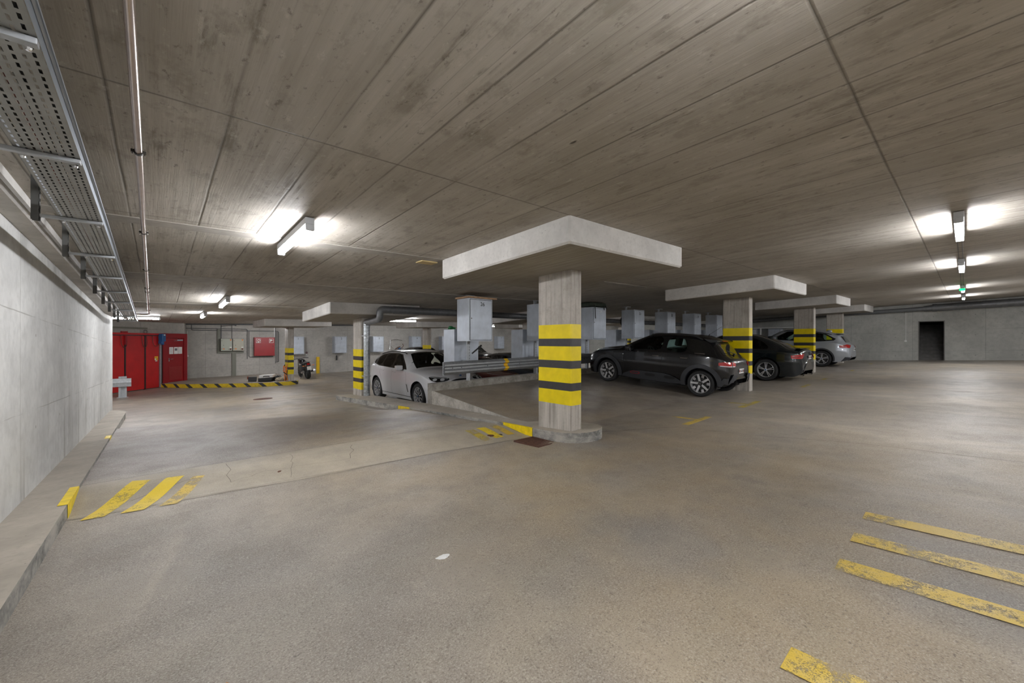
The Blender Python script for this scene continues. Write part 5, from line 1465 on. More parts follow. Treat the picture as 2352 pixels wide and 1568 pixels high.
def plate(t, x, z, w, body, tilt=0., h=.11, sgn=1, bvh=None):
    if bvh is not None:
        hit = [bvh.ray_cast(Vector((9., yy, z+dz)), Vector((-1, 0, 0)))[0] for yy in (-.1, .1) for dz in (-.05, .05)]
        x = max(q.x for q in hit if q is not None)+.002
    bm = BM(); a, b = sorted((x, x+.012*sgn)); box(bm, a, b, -w/2, w/2, z-h/2, z+h/2, bev=.002)
    o = part('number_plate', bm, M_WHITE, t)
    text(body, h*.82, o, (x+.014*sgn, .0, z), (PI/2, 0, PI/2 if sgn > 0 else -PI/2), M_INK, 'plate_text')
    bm = BM()
    for s in (-1, 1): box(bm, min(x+.0125*sgn, x+.0135*sgn), max(x+.0125*sgn, x+.0135*sgn), s*(w/2-.03)-.018, s*(w/2-.03)+.018, z-.028, z+.018)
    part('plate_crest', bm, pm('crest_red', (.6, .08, .03), .5), o)
    return o

# ---- black crossover -------------------------------------------------------
#      x     zb   zs   zt    wl   ws   wr    p    q
TC = [(0.00, .34, .56, .70, .42, .56, .42, 2.4, 2.6),
      (0.05, .27, .62, .80, .60, .70, .54, 2.4, 2.6),
      (0.16, .22, .72, .88, .72, .785, .62, 2.4, 2.6),
      (0.45, .20, .84, .96, .76, .835, .66, 2.4, 2.6),
      (0.90, .20, .90, 1.02, .78, .845, .68, 2.5, 2.6),
      (1.18, .20, .93, 1.06, .78, .845, .68, 2.8, 2.8),
      (1.32, .20, .95, 1.12, .78, .845, .66, 3.5, 3.0),
      (1.65, .20, .96, 1.30, .78, .845, .60, 6.0, 3.2),
      (2.05, .20, .97, 1.445, .78, .845, .56, 8.5, 3.2),
      (2.50, .20, .98, 1.48, .78, .845, .56, 9.0, 3.2),
      (3.10, .20, .99, 1.465, .78, .845, .55, 9.0, 3.2),
      (3.36, .20, 1.0, 1.43, .78, .84, .545, 8.0, 3.2),
      (3.56, .21, 1.0, 1.375, .775, .83, .53, 7.0, 3.2),
      (3.68, .22, .99, 1.29, .765, .82, .54, 6.0, 3.0),
      (3.88, .26, .96, 1.09, .74, .79, .58, 4.0, 3.0),
      (4.03, .30, .90, .99, .69, .745, .60, 3.0, 3.0),
      (4.13, .34, .80, .94, .63, .70, .58, 2.8, 3.0),
      (4.17, .40, .70, .88, .54, .62, .52, 2.6, 3.0)]
def sqz(x): return .87-(.87-x)*.84 if x < .87 else (3.465+(x-3.465)*.86 if x > 3.465 else x)
TC = [(sqz(r[0])-sqz(0),)+r[1:] for r in TC]
X0C = sqz(0.); LC = TC[-1][0]; sq = lambda x: sqz(x)-X0C
SQ = lambda P: [(sq(x), z) for x, z in P]
fw = smoothpoly([(1.47, 1.005), (1.60, 1.11), (1.90, 1.29), (2.08, 1.355), (2.42, 1.375), (2.43, 1.0)], 2)
rw = smoothpoly([(2.56, 1.005), (2.55, 1.375), (3.00, 1.36), (3.10, 1.02)], 2)
qw = [(3.14, 1.03), (3.08, 1.36), (3.30, 1.345), (3.45, 1.25), (3.58, 1.08), (3.56, 1.04)]
tr = [(1.34, .985), (1.55, 1.12), (1.86, 1.31), (2.06, 1.385), (2.5, 1.405), (3.05, 1.395), (3.36, 1.37), (3.54, 1.27), (3.66, 1.08), (3.64, 1.02), (3.1, .995), (2.4, .975)]
wsn = [(1.30, -.02), (1.30, .60), (1.60, .56), (1.98, .47), (2.02, -.02)]
M_CARBLK = car_paint('black_car_paint', (.003, .003, .004), .25, 0, .45)
fts = [('glass_f', 's', SQ(fw)), ('glass_r', 's', SQ(rw)), ('glass_q', 's', SQ(qw)), ('trim', 's', SQ(tr)), ('windscreen', 't', SQ(wsn))]
ry_ = 4.26; zr_ = lane_z(9.9, 4.26)+.005; zf_ = bay_z(9.8, 6.85)+.005
pitch = math.atan2(zf_-zr_, 2.6)
# nose towards +Y: local +x (to the tail) points to -Y, local +y to +X ... left flank (facing -X) is local -y
cx_, cyn = 10.50, 4.26+3.46
head = math.radians(-90+2.0)
t, B, bvh = build_car('crossover_car', 'black compact crossover with bulky grey wheel arches and black roof rails, rear towards the aisle', TC, LC, sq(.87), sq(3.465), .312, M_CARBLK, fts,
    (0, 0, 0), (0, 0, 0), style='block', interior=(2.15, 2.9, .50, 1.25, 0), glass={'glass_f': G_CLEAR, 'glass_r': G_CLEAR, 'glass_q': G_BLACK})
# place it: rotate about the rear axle
Mt = Matrix.Translation((9.70+.84, ry_, zr_)) @ Matrix.Rotation(head, 4, 'Z') @ Matrix.Rotation(pitch, 4, 'Y') @ Matrix.Translation((-sq(3.465), 0, 0))
t.matrix_world = Mt
for s in (-1, 1):
    for xc, nm in ((sq(.87), 0), (sq(3.465), 1)):
        # flared arch ring
        ri, ro = .372, .462; po = []
        a0, a1 = -.28, PI+.28
        outer = [(xc+ro*math.cos(a)*(1.02), .312+ro*math.sin(a)) for a in frange(a0, a1, 26)]
        inner = [(xc+ri*math.cos(a), .312+ri*math.sin(a)) for a in frange(a1, a0, 26)]
        po = [(x, max(z, .225)) for x, z in outer+inner]
        bm = side_patch(bvh, s, po, off=.028, thick=.0, step=.05, dens=.045)
        r = bmesh.ops.extrude_face_region(bm, geom=bm.faces[:])
        for g in r['geom']:
            if isinstance(g, bmesh.types.BMVert): g.co.y -= s*.06
        bmesh.ops.recalc_face_normals(bm, faces=bm.faces[:])
        part('wheel_arch_trim', bm, M_DKGREY, t)
    bm = side_patch(bvh, s, smoothpoly([(1.22, .21), (1.24, .30), (1.38, .36), (1.62, .44), (2.42, .45), (2.62, .42), (2.86, .32), (2.88, .22)], 1), off=.022, step=.05, dens=.06)
    part('side_cladding', bm, M_DKGREY, t, smooth='all')
    bm = side_patch(bvh, s, smoothpoly(rect(1.48, 1.76, .335, .405), 1), off=.030); part('bump_frame', bm, pm('red_trim_frame', (.24, .012, .02), .4), t)
    bm = side_patch(bvh, s, smoothpoly(rect(1.51, 1.73, .350, .392), 1), off=.034); part('bump_pad', bm, M_DKGREY, t)
    for xx in (1.91, 2.44): bm = side_patch(bvh, s, smoothpoly(rect(xx, xx+.28, .325, .40), 1), off=.030); part('bump_pad', bm, M_BLACK, t)
    for pts in (SQ([(1.42, .98), (1.38, .85), (1.40, .46)]), SQ([(2.48, .99), (2.47, .24)]), SQ([(3.14, 1.0), (3.20, .82), (3.06, .66)])):
        part('door_gap', gap_line(bvh, s, pts), M_INK, t)
    door_handle(t, B, s, 2.16, .875, M_CHROME); door_handle(t, B, s, 2.90, .885, M_CHROME)
    mirror(t, B, s, 1.44, 1.0, M_CARBLK)
    pth = []
    for xx, up in ((1.84, .0), (1.93, .045), (2.1, .06), (2.8, .06), (3.05, .055), (3.22, .0)):
        u = B.u_of_y(xx, .555); yy_, z_ = B.pt(xx, u); pth.append((xx, s*yy_, z_+up))
    bm = BM(); tube(bm, bendpath(pth, .12, 5), .019, 10); part('roof_rail', bm, M_BLACK, t, smooth=True)
    # tail lamps wrap round the corner: looked at from 45 degrees
    ang = PI-.62 if s < 0 else PI+.62
for s in (-1, 1):
    a = PI - s*(-.55)
    d = Vector((math.cos(a), math.sin(a))); hd = Vector((-math.sin(a), math.cos(a)))
    # corner point of the body near the tail lamp
    pc = Vector((LC-.13, s*.62)); h0 = pc.dot(hd); w = .23
    lo, hi = (h0-.25, h0+.20)
    bm = patch(bvh, smoothpoly(rect(lo, hi, .765, .875), 1), a, off=.010, thick=.012); lp = part('tail_lamp', bm, M_LRED, t, smooth=False, label='red tail lamp')
    bm = patch(bvh, rect(lo+.05, hi-.02, .770, .788), a, off=.026); part('lamp_strip', bm, M_LWHITE, lp)
    bm = patch(bvh, rect(lo+.14, lo+.17, .765, .875), a, off=.026); part('lamp_divider', bm, M_BLACKG, lp)
bm = rear_patch(bvh, [(-.58, 1.03), (.58, 1.03), (.46, 1.31), (-.46, 1.31)], off=.006); part('rear_window', bm, G_BLACK, t, smooth='all')
xsp = sq(3.50); sec_ = [(xsp-.12, 1.40), (xsp+.18, 1.375), (xsp+.195, 1.355), (xsp+.17, 1.335), (xsp+.02, 1.31)]
bm = BM(); A_ = [bm.verts.new((x, -.55, z-.015)) for x, z in sec_]; B_ = [bm.verts.new((x, 0, z)) for x, z in sec_]; C_ = [bm.verts.new((x, .55, z-.015)) for x, z in sec_]
for P_, Q_ in ((A_, B_), (B_, C_)):
    for k_ in range(5): bm.faces.new((P_[k_], P_[(k_+1) % 5], Q_[(k_+1) % 5], Q_[k_]))
bm.faces.new(A_[::-1]); bm.faces.new(C_); bmesh.ops.recalc_face_normals(bm, faces=bm.faces[:]); part('roof_spoiler', bm, M_CARBLK, t, smooth=True)
bm = BM(); box(bm, xsp+.185, xsp+.198, -.16, .16, 1.338, 1.352); part('brake_light', bm, M_LRED, t)
bm = rear_patch(bvh, [(-.66, .28), (.66, .28), (.67, .44), (.60, .58), (.40, .585), (.34, .50), (-.34, .50), (-.40, .585), (-.60, .58), (-.67, .44)], off=.03, thick=.01, zgap=.6); part('rear_bumper', bm, M_DKGREY, t)
for s in (-1, 1):
    bm = side_patch(bvh, s, SQ([(3.92, .235), (4.12, .28), (4.15, .50), (4.04, .50), (3.95, .36)]), off=.024); part('bumper_corner', bm, M_DKGREY, t)
    bm = rear_patch(bvh, rect(s*.48-.09, s*.48+.09, .325, .352), off=.045); part('reflector', bm, M_LRED, t)
plate(t, LC+.004, .655, .32, 'GE 60150', bvh=bvh)
bm = BM()
for z0 in (.83, .865): tube(bm, [(LC-.005-.02*(z0 > .85), -.055, z0-.025), (LC-.005-.02*(z0 > .85), 0, z0+.02), (LC-.005-.02*(z0 > .85), .055, z0-.025)], .009, 6)
part('emblem', bm, M_CHROME, t)
bm = BM(); tube(bm, [(3.14, 0, 1.44), (3.16, 0, 1.50)], .010, 8); tube(bm, [(3.16, 0, 1.49), (2.86+.0, 0, 1.70)][::1] if False else [(3.16, 0, 1.49), (3.44, 0, 1.70)], .003, 6); part('antenna', bm, M_BLACK, t)
bm = BM(); tube(bm, [(sq(3.98), .0, 1.05), (sq(3.95), -.18, 1.09), (sq(3.91), -.36, 1.13)], .008, 6); blob(bm, (sq(3.99), 0, 1.04), (.03, .045, .025), 0, 2, .02); part('rear_wiper', bm, M_BLACK, t)
bm = BM(); 
for s in (-1,): 
    bm = side_patch(bvh, s, rect(3.14, 3.38, 1.022, 1.034), off=.006, dens=.2); part('badge', bm, M_CHROME, t)
for s in (-1, 1):
    bm = patch(bvh, smoothpoly(rect(.50*s-.16, .50*s+.16, .80, .845), 1), 0., off=.006); part('head_lamp', bm, M_LWHITE, t)
    bm = patch(bvh, smoothpoly(rect(.52*s-.14, .52*s+.14, .60, .72), 1), 0., off=.006); part('head_lamp', bm, M_LWHITE, t)

# ---- dark saloon --------------------------------------------------------------
TS = [(0.00, .30, .50, .66, .42, .60, .46, 2.4, 2.6),
      (0.06, .22, .56, .72, .66, .74, .58, 2.4, 2.6),
      (0.22, .17, .64, .80, .78, .84, .66, 2.4, 2.6),
      (0.80, .16, .80, .92, .84, .895, .70, 2.4, 2.6),
      (1.35, .16, .86, 1.0, .84, .90, .70, 2.8, 2.8),
      (1.75, .16, .88, 1.19, .84, .90, .62, 5.0, 3.0),
      (2.15, .16, .90, 1.37, .84, .90, .57, 8.0, 3.2),
      (2.60, .16, .91, 1.43, .84, .90, .55, 9.0, 3.2),
      (3.05, .16, .92, 1.42, .84, .90, .54, 9.0, 3.2),
      (3.50, .16, .93, 1.32, .84, .90, .53, 8.0, 3.2),
      (3.90, .17, .94, 1.17, .84, .89, .55, 5.0, 3.0),
      (4.15, .18, .95, 1.08, .82, .87, .62, 3.4, 2.8),
      (4.40, .20, .93, 1.055, .78, .83, .64, 2.6, 2.8),
      (4.52, .24, .90, 1.04, .74, .79, .64, 2.5, 2.8),
      (4.58, .28, .82, 1.00, .68, .74, .60, 2.5, 2.8),
      (4.64, .34, .60, .80, .58, .68, .52, 2.5, 2.8)]
TS = [(a if a < 3.9 else 3.9+(a-3.9)*.86, b, c, d, e, f*.985, g, h, i) for a, b, c, d, e, f, g, h, i in TS]; LS = TS[-1][0]
M_CARDK = car_paint('dark_blue_black_paint', (.004, .007, .009), .22, 0, .7)
sfw = smoothpoly([(1.78, .93), (2.10, 1.16), (2.40, 1.305), (2.62, 1.325), (2.60, .95)], 1)
srw = smoothpoly([(2.68, .95), (2.72, 1.33), (3.15, 1.305), (3.45, 1.20), (3.62, 1.06), (3.62, .98)], 1)
strm = [(1.66, .915), (2.05, 1.17), (2.36, 1.325), (2.66, 1.35), (3.15, 1.33), (3.50, 1.22), (3.80, 1.0), (3.76, .955), (2.6, .93)]
fts = [('glass_f', 's', sfw), ('glass_r', 's', srw), ('trim', 's', strm), ('windscreen', 't', [(1.42, -.02), (1.42, .62), (1.75, .57), (2.12, .48), (2.18, -.02)]), ('rearglass', 't', [(3.36, -.02), (3.36, .44), (3.6, .47), (3.98, .56), (4.0, -.02)])]
t, B, bvh = build_car('saloon_car', 'dark blue-black saloon with double-spoke silver wheels between two striped pillars', TS, LS, .84, 3.62, .335, M_CARDK, fts, (0, 0, 0), (0, 0, 0), style='double', tw=.235,
    interior=(2.5, 3.2, .42, 1.6, 0), glass={'glass_f': G_DARK, 'glass_r': G_DARK})
zr_ = lane_z(15.2, 4.18)+.005; zf_ = bay_z(15.2, 6.95)+.005
t.matrix_world = Matrix.Translation((15.14, 4.18, zr_)) @ Matrix.Rotation(math.radians(-90), 4, 'Z') @ Matrix.Rotation(math.atan2(zf_-zr_, 2.78), 4, 'Y') @ Matrix.Translation((-3.62, 0, 0))
for s in (-1, 1):
    a = PI + s*.55; hd = Vector((-math.sin(a), math.cos(a))); h0 = Vector((4.38, s*.70)).dot(hd); k = -s
    P = [(-.20, .83), (-.08, .765), (.17, .75), (.18, .84), (.02, .885), (-.18, .915), (-.27, .90)]
    P = [(h0+(-k)*x*-1 if False else h0+x*(1 if k > 0 else -1), z) for x, z in P]
    bm = patch(bvh, P, a, off=.008, thick=.01); lp = part('tail_lamp', bm, M_LRED, t, label='red tail lamp')
    bm = patch(bvh, [(h0+x*(1 if k > 0 else -1), z) for x, z in ((-.05, .815), (.16, .80), (.16, .812), (-.05, .828))], a, off=.022); part('lamp_strip', bm, M_BLACKG, lp)
    bm = rear_patch(bvh, rect(s*.46-.10, s*.46+.10, .385, .41), off=.006); part('reflector', bm, M_LRED, t)
    bm = BM()
    for q in (0, .085): lathe(bm, [(.036, LS-.10), (.038, LS+.005), (.034, LS+.005), (.033, LS-.08)], 20, axis='x', c=(0, s*(.46+q), .27))
    part('exhaust_tip', bm, M_CHROME, t)
    for pts in ([(1.72, .91), (1.60, .75), (1.58, .24)], [(2.64, .94), (2.62, .22)], [(3.74, .96), (3.50, .74), (3.30, .62)]): part('door_gap', gap_line(bvh, s, pts), M_INK, t)
    door_handle(t, B, s, 2.46, .83, M_CARDK); door_handle(t, B, s, 3.40, .845, M_CARDK)
    mirror(t, B, s, 1.86, .97, M_CARDK)
    bm = patch(bvh, smoothpoly(rect(.56*s-.16, .56*s+.16, .58, .68), 1), 0., off=.006); part('head_lamp', bm, M_LWHITE, t)
    bm = side_patch(bvh, s, [(2.655, .95), (2.665, .95), (2.70, 1.32), (2.69, 1.32)], off=.004, dens=.2); part('window_strip', bm, M_CHROME, t)
bm = rear_patch(bvh, [(-.55, .22), (.55, .22), (.60, .42), (-.60, .42)], off=.01); part('diffuser', bm, M_BLACK, t)
plate(t, 4.62, .80, .30, 'GE 72416', sgn=1, bvh=bvh)
bm = BM(); lathe(bm, [(0, .012), (.036, .010), (.04, 0)], 24, axis='x', c=(LS-.045, 0, .93)); part('emblem', bm, M_CHROME, t)
bm = BM(); blob(bm, (3.45, 0, 1.34), (.09, .03, .055), 0, 1, .01, 3); part('roof_fin', bm, M_CARDK, t, smooth=True)
bm = BM(); box(bm, 4.28, 4.43, -.60, .60, 1.05, 1.066, bev=.006); part('boot_lip', bm, M_CARDK, t)

# ---- SUV shape shared by the silver and the white one ---------------------------
def TSUV(L, H, W, rear=0.):
    k = L/4.5; h = H/1.62
    T = [(0.00, .34, .62, .86, .44, .60, .46, 2.4, 2.6),
      (0.06, .27, .70, .92, .68, .78, .58, 2.4, 2.6),
      (0.20, .22, .80, .98, .80, .86, .64, 2.4, 2.6),
      (0.80, .21, .96, 1.07, .86, .905, .74, 3.0, 2.8),
      (1.22, .21, 1.0, 1.12, .86, .91, .74, 3.4, 3.0),
      (1.55, .21, 1.02, 1.33, .86, .91, .66, 5.0, 3.0),
      (1.95, .21, 1.03, 1.55, .86, .91, .635, 9.0, 3.2),
      (2.40, .21, 1.04, 1.61, .86, .91, .63, 10.0, 3.6),
      (3.10, .21, 1.06, 1.60, .86, .91, .62, 10.0, 3.2),
      (3.70, .22, 1.08, 1.53, .86, .905, .61, 9.0, 3.2),
      (4.02, .24, 1.07, 1.46, .84, .885, .60, 8.0, 3.2),
      (4.16, .26, 1.05, 1.34, .81, .86, .55, 5.5, 3.0),
      (4.30, .30, 1.0, 1.14, .77, .83, .60, 3.6, 3.0),
      (4.39, .33, .94, 1.06, .72, .80, .60, 2.8, 3.0),
      (4.46, .36, .80, 1.00, .66, .75, .58, 2.6, 3.0),
      (4.50, .42, .62, .90, .58, .68, .52, 2.6, 3.0)]
    w = W/1.82
    return [(a*k, b, c*h, d*h, e*w, f*w, g*w, p, q) for a, b, c, d, e, f, g, p, q in T]
def suv_feats(k, h):
    S = lambda P: [(x*k, z*h) for x, z in P]
    fw = smoothpoly(S([(1.66, 1.07), (1.92, 1.28), (2.18, 1.46), (2.42, 1.49), (2.42, 1.08)]), 1)
    rw = smoothpoly(S([(2.50, 1.08), (2.50, 1.495), (3.10, 1.48), (3.22, 1.10)]), 1)
    qw = smoothpoly(S([(3.30, 1.11), (3.18, 1.475), (3.55, 1.43), (3.86, 1.25), (3.84, 1.20)]), 1)
    tr = S([(1.54, 1.055), (1.86, 1.29), (2.14, 1.475), (2.45, 1.51), (3.15, 1.50), (3.60, 1.45), (3.98, 1.25), (3.92, 1.17), (3.4, 1.095), (2.4, 1.065)])
    return [('glass_f', 's', fw), ('glass_r', 's', rw), ('glass_q', 's', qw), ('trim', 's', tr), ('windscreen', 't', [(1.26*k, -.02), (1.26*k, .72), (1.55*k, .67), (1.90*k, .57), (1.97*k, -.02)])]
def suv_common(t, B, bvh, k, h, paint_m, xf, xr, r, clad):
    for s in (-1, 1):
        for pts in ([(1.60, 1.05), (1.50, .85), (1.48, .32)], [(2.46, 1.07), (2.45, .30)], [(3.28, 1.10), (3.30, .88), (3.12, .66)]):
            part('door_gap', gap_line(bvh, s, [(x*k, z*h) for x, z in pts]), M_INK, t)
        door_handle(t, B, s, 2.28*k, .95*h, paint_m); door_handle(t, B, s, 3.08*k, .97*h, paint_m)
        if clad is not None: mirror(t, B, s, 1.72*k, 1.08*h, paint_m)
        pth = []
        for xx, up in ((2.0, .0), (2.1, .02), (2.5, .03), (3.2, .03), (3.65, .02), (3.80, .0)):
            u = B.u_of_y(xx*k, .635); yy_, z_ = B.pt(xx*k, u); pth.append((xx*k, s*yy_, z_+up))
        if clad is not None:
            bm = BM(); tube(bm, bendpath(pth, .2, 5), .016, 8); part('roof_rail', bm, M_BLACK, t, smooth=True)
        if clad:
            for xc in (xf, xr):
                po = [(xc+(r+.115)*math.cos(a), r+(r+.115)*math.sin(a)) for a in frange(-.3, PI+.3, 24)]+[(xc+(r+.058)*math.cos(a), r+(r+.058)*math.sin(a)) for a in frange(PI+.3, -.3, 24)]
                bm = side_patch(bvh, s, [(x, max(z, .26)) for x, z in po], off=.010, thick=.0, step=.05); part('wheel_arch_trim', bm, M_DKGREY, t)
            bm = side_patch(bvh, s, rect(xf+.44, xr-.44, .24, .38), off=.012); part('side_cladding', bm, M_DKGREY, t)
M_SILVER = car_paint('silver_car_paint', (.42, .45, .49), .28, .45)
k, h = 4.44/4.5, 1.60/1.62
t, B, bvh = build_car('suv_car', 'silver SUV with red tail lamps parked last in the right hand row', TSUV(4.44, 1.60, 1.82), 4.44, .84, 3.51, .345, M_SILVER, suv_feats(k, h), (0, 0, 0), (0, 0, 0), style='double', tw=.225,
    interior=(2.35, 3.05, .60, 1.45, 0), glass={'glass_f': G_CLEAR, 'glass_r': G_DARK, 'glass_q': G_CLEAR})
zr_ = lane_z(22.6, 4.2)+.005; zf_ = bay_z(22.6, 6.87)+.005
t.matrix_world = Matrix.Translation((22.66, 4.20, zr_)) @ Matrix.Rotation(math.radians(-90), 4, 'Z') @ Matrix.Rotation(math.atan2(zf_-zr_, 2.67), 4, 'Y') @ Matrix.Translation((-3.51, 0, 0))
suv_common(t, B, bvh, k, h, M_SILVER, .84, 3.51, .345, True)
for s in (-1, 1):
    a = PI + s*.55; hd = Vector((-math.sin(a), math.cos(a))); h0 = Vector((4.30, s*.72)).dot(hd); g = 1 if s < 0 else -1
    bm = patch(bvh, [(h0+x*g, z) for x, z in ((-.32, 1.00), (-.10, .88), (.22, .87), (.24, .96), (-.02, 1.02))], a, off=.008, thick=.01); part('tail_lamp', bm, M_LRED, t, label='red tail lamp')
    bm = rear_patch(bvh, rect(s*.50-.1, s*.50+.1, .50, .525), off=.008); part('reflector', bm, M_LRED, t)
bm = rear_patch(bvh, [(-.58, 1.10), (.58, 1.10), (.50, 1.36), (-.50, 1.36)], off=.006); part('rear_window', bm, G_BLACK, t, smooth='all')
bm = rear_patch(bvh, [(-.80, .28), (.80, .28), (.80, .48), (-.80, .48)], off=.012, thick=.01); part('rear_bumper', bm, M_DKGREY, t)
bm = rear_patch(bvh, [(-.42, .30), (.42, .30), (.50, .50), (-.50, .50)], off=.03, thick=.008); part('skid_plate', bm, M_SILVER, t)
bm = BM(); box(bm, 3.90, 4.14, -.58, .58, 1.46, 1.485, bev=.008); part('roof_spoiler', bm, M_SILVER, t, smooth=True)
plate(t, 4.42, .82, .30, 'GE 41877', bvh=bvh)
bm = BM(); lathe(bm, [(0, .012), (.040, .010), (.045, 0)], 24, axis='x', c=(4.36, 0, .95)); part('emblem', bm, M_CHROME, t)
bm = BM(); blob(bm, (3.55, 0, 1.56), (.10, .03, .06), 0, 1, .01, 3); part('roof_fin', bm, M_SILVER, t, smooth=True)

M_CARW = car_paint('white_car_paint', (.66, .66, .68), .25)
k, h = 4.70/4.5, 1.68/1.62
t, B, bvh = build_car('suv_car', 'white SUV on the lower level with its nose behind the concrete upstand', TSUV(4.70, 1.68, 1.90), 4.70, .88, 3.74, .37, M_CARW, suv_feats(k, h), (0, 0, 0), (0, 0, 0), style='y', tw=.245,
    interior=(2.45, 3.15, .62, 1.55, 1), glass={'glass_f': G_CLEAR, 'glass_r': G_DARK, 'glass_q': G_DARK})
t.matrix_world = Matrix.Translation((6.48, 9.50, low_z(6.4, 11)+.005)) @ Matrix.Rotation(math.radians(90), 4, 'Z')
suv_common(t, B, bvh, k, h, M_CARW, .88, 3.74, .37, False)
for s in (-1, 1):
    a = -s*.75; hd = Vector((-math.sin(a), math.cos(a))); h0 = Vector((.12, s*.72)).dot(hd)
    g = s
    P = [(h0+x*g, z) for x, z in smoothpoly([(-.30, .86), (-.05, .80), (.20, .865), (.30, .955), (.10, .955), (-.28, .925)], 1)]
    bm = patch(bvh, P, a, off=.008, dens=.035); hl = part('head_lamp', bm, M_BLACKG, t)
    for cx_l in (-.12, .08):
        bm = patch(bvh, circ(h0+cx_l*g, .885, .040, 18, 1.5, .8), a, off=.016, dens=.03); part('lamp_lens', bm, M_LWHITE, hl)
    bm = patch(bvh, [(h0+x*g, z) for x, z in ((-.26, .905), (.24, .940), (.26, .95), (-.26, .918))], a, off=.016, dens=.03); part('lamp_strip', bm, M_LWHITE, hl)
    bm = side_patch(bvh, s, [(1.42, .44), (1.46, .44), (1.53, .66), (1.50, .68)], off=.006, dens=.2); part('side_vent', bm, M_BLACKG, t)
    bm = side_patch(bvh, s, rect(1.30, 3.3, .30, .315), off=.006, dens=.2); part('sill_line', bm, M_BLACKG, t)
bm = front_patch(bvh, smoothpoly([(-.36, .52), (.36, .52), (.44, .80), (.04, .84), (-.04, .84), (-.44, .80)], 1), off=.008); part('grille', bm, M_BLACKG, t)
bm = BM(); lathe(bm, [(0, -.012), (.038, -.010), (.042, 0)], 24, axis='x', c=(.075, 0, .955)); part('emblem', bm, pm('emblem_blue', (.05, .16, .40), .3), t)
bm = BM(); lathe(bm, [(0, -.03), (.02, -.02), (.028, .0), (.015, .03), (.004, .06)], 14, axis='z', c=(2.05, -.0, 1.27)); tube(bm, [(2.05, 0, 1.32), (2.05, 0, 1.45)], .002, 4); part('air_freshener', bm, pm('pale_lilac', (.6, .5, .68), .6), t)
bm = BM(); box(bm, 4.05*k, 4.2*k, -.6, .6, 1.50*h, 1.525*h, bev=.008); part('roof_spoiler', bm, M_CARW, t)

# ---- hatchbacks mostly hidden on the lower level --------------------------------
def simple_car(label, x, y, paint_m, H=1.44, L=3.9, W=1.7, roof=None, face=90, emb=False):
    k, h = L/4.5, H/1.62
    fts = suv_feats(k, h)
    if roof: fts = fts + [('roof', 't', [(1.96*k, -.02), (1.96*k, .56), (3.9*k, .52), (3.9*k, -.02)])]
    T = [(a, b*.85, c, d, e, f, g, p, q) for a, b, c, d, e, f, g, p, q in TSUV(L, H, W)]
    t, B, bvh = build_car('hatchback_car', label, T, L, .78, .78+2.5*L/3.9, .31, paint_m, fts, (0, 0, 0), (0, 0, 0), style='double', tw=.2, interior=(2.1, 2.7, .5, 1.3, 1), glass={'glass_f': G_DARK, 'glass_r': G_DARK, 'glass_q': G_DARK})
    t.matrix_world = Matrix.Translation((x, y, low_z(x, y)+.005)) @ Matrix.Rotation(math.radians(face), 4, 'Z')
    suv_common(t, B, bvh, k, h, paint_m, .78, 3.2, .31, None)
    for s in (-1, 1):
        bm = patch(bvh, circ(s*.56, .66, .10, 24, 1, 1.1), 0., off=.008); part('head_lamp', bm, M_LWHITE, t)
        bm = rear_patch(bvh, rect(s*.60-.07, s*.60+.07, .70, .92), off=.008); part('tail_lamp', bm, M_LRED, t)
    bm = rear_patch(bvh, [(-.5, 1.0*h*1.05), (.5, 1.0*h*1.05), (.42, 1.36*h), (-.42, 1.36*h)], off=.006); part('rear_window', bm, G_BLACK, t)
    if emb:
        bm = BM(); box(bm, L-.02, L+.005, -.10, .10, .86, .875); part('emblem', bm, M_CHROME, t)
    return t
M_CARRED = car_paint('dark_red_car_paint', (.16, .008, .010), .25)
M_CARANT = car_paint('anthracite_car_paint', (.05, .06, .07), .2, .3)
simple_car('dark red hatchback behind the guardrail next to the white SUV', 8.45, 9.55, M_CARRED, H=1.38, L=3.7, W=1.6)
simple_car('anthracite hatchback with a chrome window strip behind the guardrail, next to the red one', 10.3, 9.5, M_CARANT, H=1.46, L=3.7, W=1.66)
simple_car('small black and red car parked by the far wall, glimpsed right of the lower locker', 16.6, 21.1, M_CARBLK, H=1.48, face=90, emb=True)
simple_car('black car parked by the far wall, its roof just above the white SUV bonnet', 12.9, 21.2, M_CARBLK, H=1.50, L=4.2)

# ================================================================== motorcycle
t = thing('motorcycle', 'black motorcycle parked behind the far striped pillar, rear wheel and number plate towards the camera', 'motorcycle', (5.86, 22.75, low_z(5.9, 22.8)+.003), rot=(math.radians(-7), 0, math.radians(90)))
# local x forward, z up; rear wheel at x=0, front at x=1.42
def mwheel(x, r, w, nm):
    bm = BM(); lathe(bm, [(r*.72, -w/2*.8), (r*.86, -w/2), (r*.97, -w*.32), (r, 0), (r*.97, w*.32), (r*.86, w/2), (r*.72, w/2*.8), (r*.70, 0), (r*.72, -w/2*.8)], 40, axis='y')
    o = part(nm, bm, M_RUBBER, t, smooth=True); o.location = (x, 0, r)
    bm = BM(); lathe(bm, [(r*.72, -.05), (r*.66, -.04), (r*.66, .04), (r*.72, .05)], 32, axis='y'); part('rim', bm, M_DISC, o)
    for k in range(5):
        bm = BM(); a = 2*PI*k/5; tube(bm, [(0, 0, 0), (r*.68*math.cos(a), 0, r*.68*math.sin(a))], .018, 6); part('spoke', bm, M_DISC, o)
mwheel(0, .32, .18, 'rear_wheel'); mwheel(1.42, .31, .12, 'front_wheel')
bm = BM(); blob(bm, (.78, 0, .88), (.30, .17, .15), 0, 1, .01, 3); part('fuel_tank', bm, M_CARBLK, t, smooth=True)
bm = BM(); box(bm, -.12, .55, -.14, .14, .76, .86, bev=.04); box(bm, -.32, .1, -.10, .10, .82, .92, bev=.04); part('seat', bm, M_SEAT, t, smooth=True)
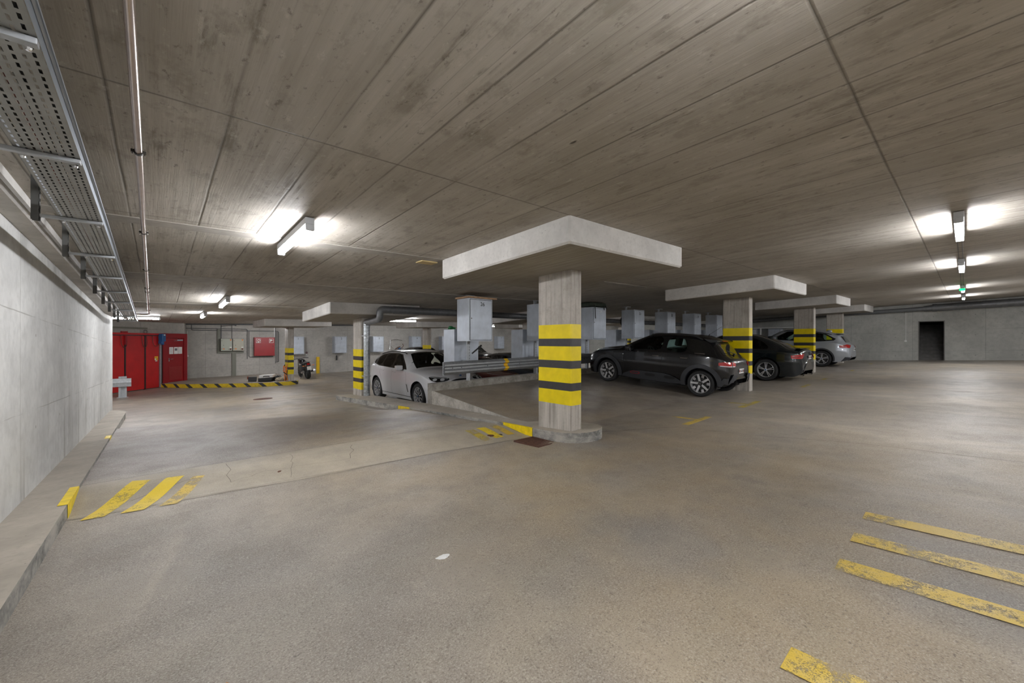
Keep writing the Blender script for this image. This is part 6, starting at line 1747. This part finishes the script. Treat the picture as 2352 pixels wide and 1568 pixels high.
bm = BM(); box(bm, -.38, -.05, -.11, .11, .66, .82, bev=.04); part('tail', bm, M_CARBLK, t, smooth=True)
bm = BM(); box(bm, .45, .95, -.16, .16, .28, .70, bev=.05); part('engine', bm, M_DISC, t, smooth=True)
bm = BM(); tube(bm, [(1.42, .09, .31), (1.15, .09, 1.0)], .028, 10); tube(bm, [(1.42, -.09, .31), (1.15, -.09, 1.0)], .028, 10); part('fork', bm, M_CHROME, t)
bm = BM(); tube(bm, bendpath([(1.02, -.40, 1.02), (1.10, -.2, 1.05), (1.14, 0, 1.02), (1.10, .2, 1.05), (1.02, .40, 1.02)], .06, 3), .016, 8); part('handlebar', bm, M_BLACK, t)
for s in (-1, 1):
    bm = BM(); tube(bm, [(1.06, s*.26, 1.05), (1.08, s*.34, 1.26)], .008, 6); lathe(bm, [(0, -.01), (.06, -.01), (.062, .01), (0, .014)], 20, axis='x', c=(1.06, s*.36, 1.31)); part('mirror', bm, M_CHROME, t)
    bm = BM(); tube(bm, [(.5, s*.15, .30), (.1, s*.24, .36), (-.32, s*.27, .44)], [.03, .055, .06], 14); part('exhaust', bm, M_CHROME, t, smooth=True)
    bm = BM(); tube(bm, [(-.34, s*.10, .72), (-.36, s*.20, .72)], .008, 6); blob(bm, (-.37, s*.24, .72), (.025, .045, .022), 0, 1, .02); part('indicator', bm, M_ORANGE, t)
bm = BM(); lathe(bm, [(0, .10), (.09, .08), (.095, -.02), (.05, -.08)], 24, axis='x', c=(1.24, 0, .92)); part('head_lamp', bm, M_CHROME, t)
bm = BM(); box(bm, -.41, -.37, -.07, .07, .74, .84, bev=.012); part('tail_lamp', bm, M_LRED, t)
bm = BM(); box(bm, -.47, -.455, -.10, .10, .50, .68); part('number_plate', bm, M_WHITE, t)
bm = BM(); box(bm, -.455, -.30, -.08, .08, .50, .76, bev=.01); part('mudguard', bm, M_BLACK, t)
bm = BM(); tube(bm, [(0, .12, .32), (.5, .12, .40)], .03, 8); tube(bm, [(0, -.12, .32), (.5, -.12, .40)], .03, 8); tube(bm, [(.1, 0, .45), (.45, 0, .75), (.9, 0, .72), (1.15, 0, .95)], .03, 8); part('frame', bm, M_BLACK, t)
bm = BM(); tube(bm, bendpath([(.1, -.13, .84), (-.35, -.13, .90), (-.42, 0, .92), (-.35, .13, .90), (.1, .13, .84)], .08, 4), .012, 8); part('grab_rail', bm, M_CHROME, t)
bm = BM(); tube(bm, [(.45, .12, .32), (.35, .28, .03)], .012, 8); part('side_stand', bm, M_DISC, t)
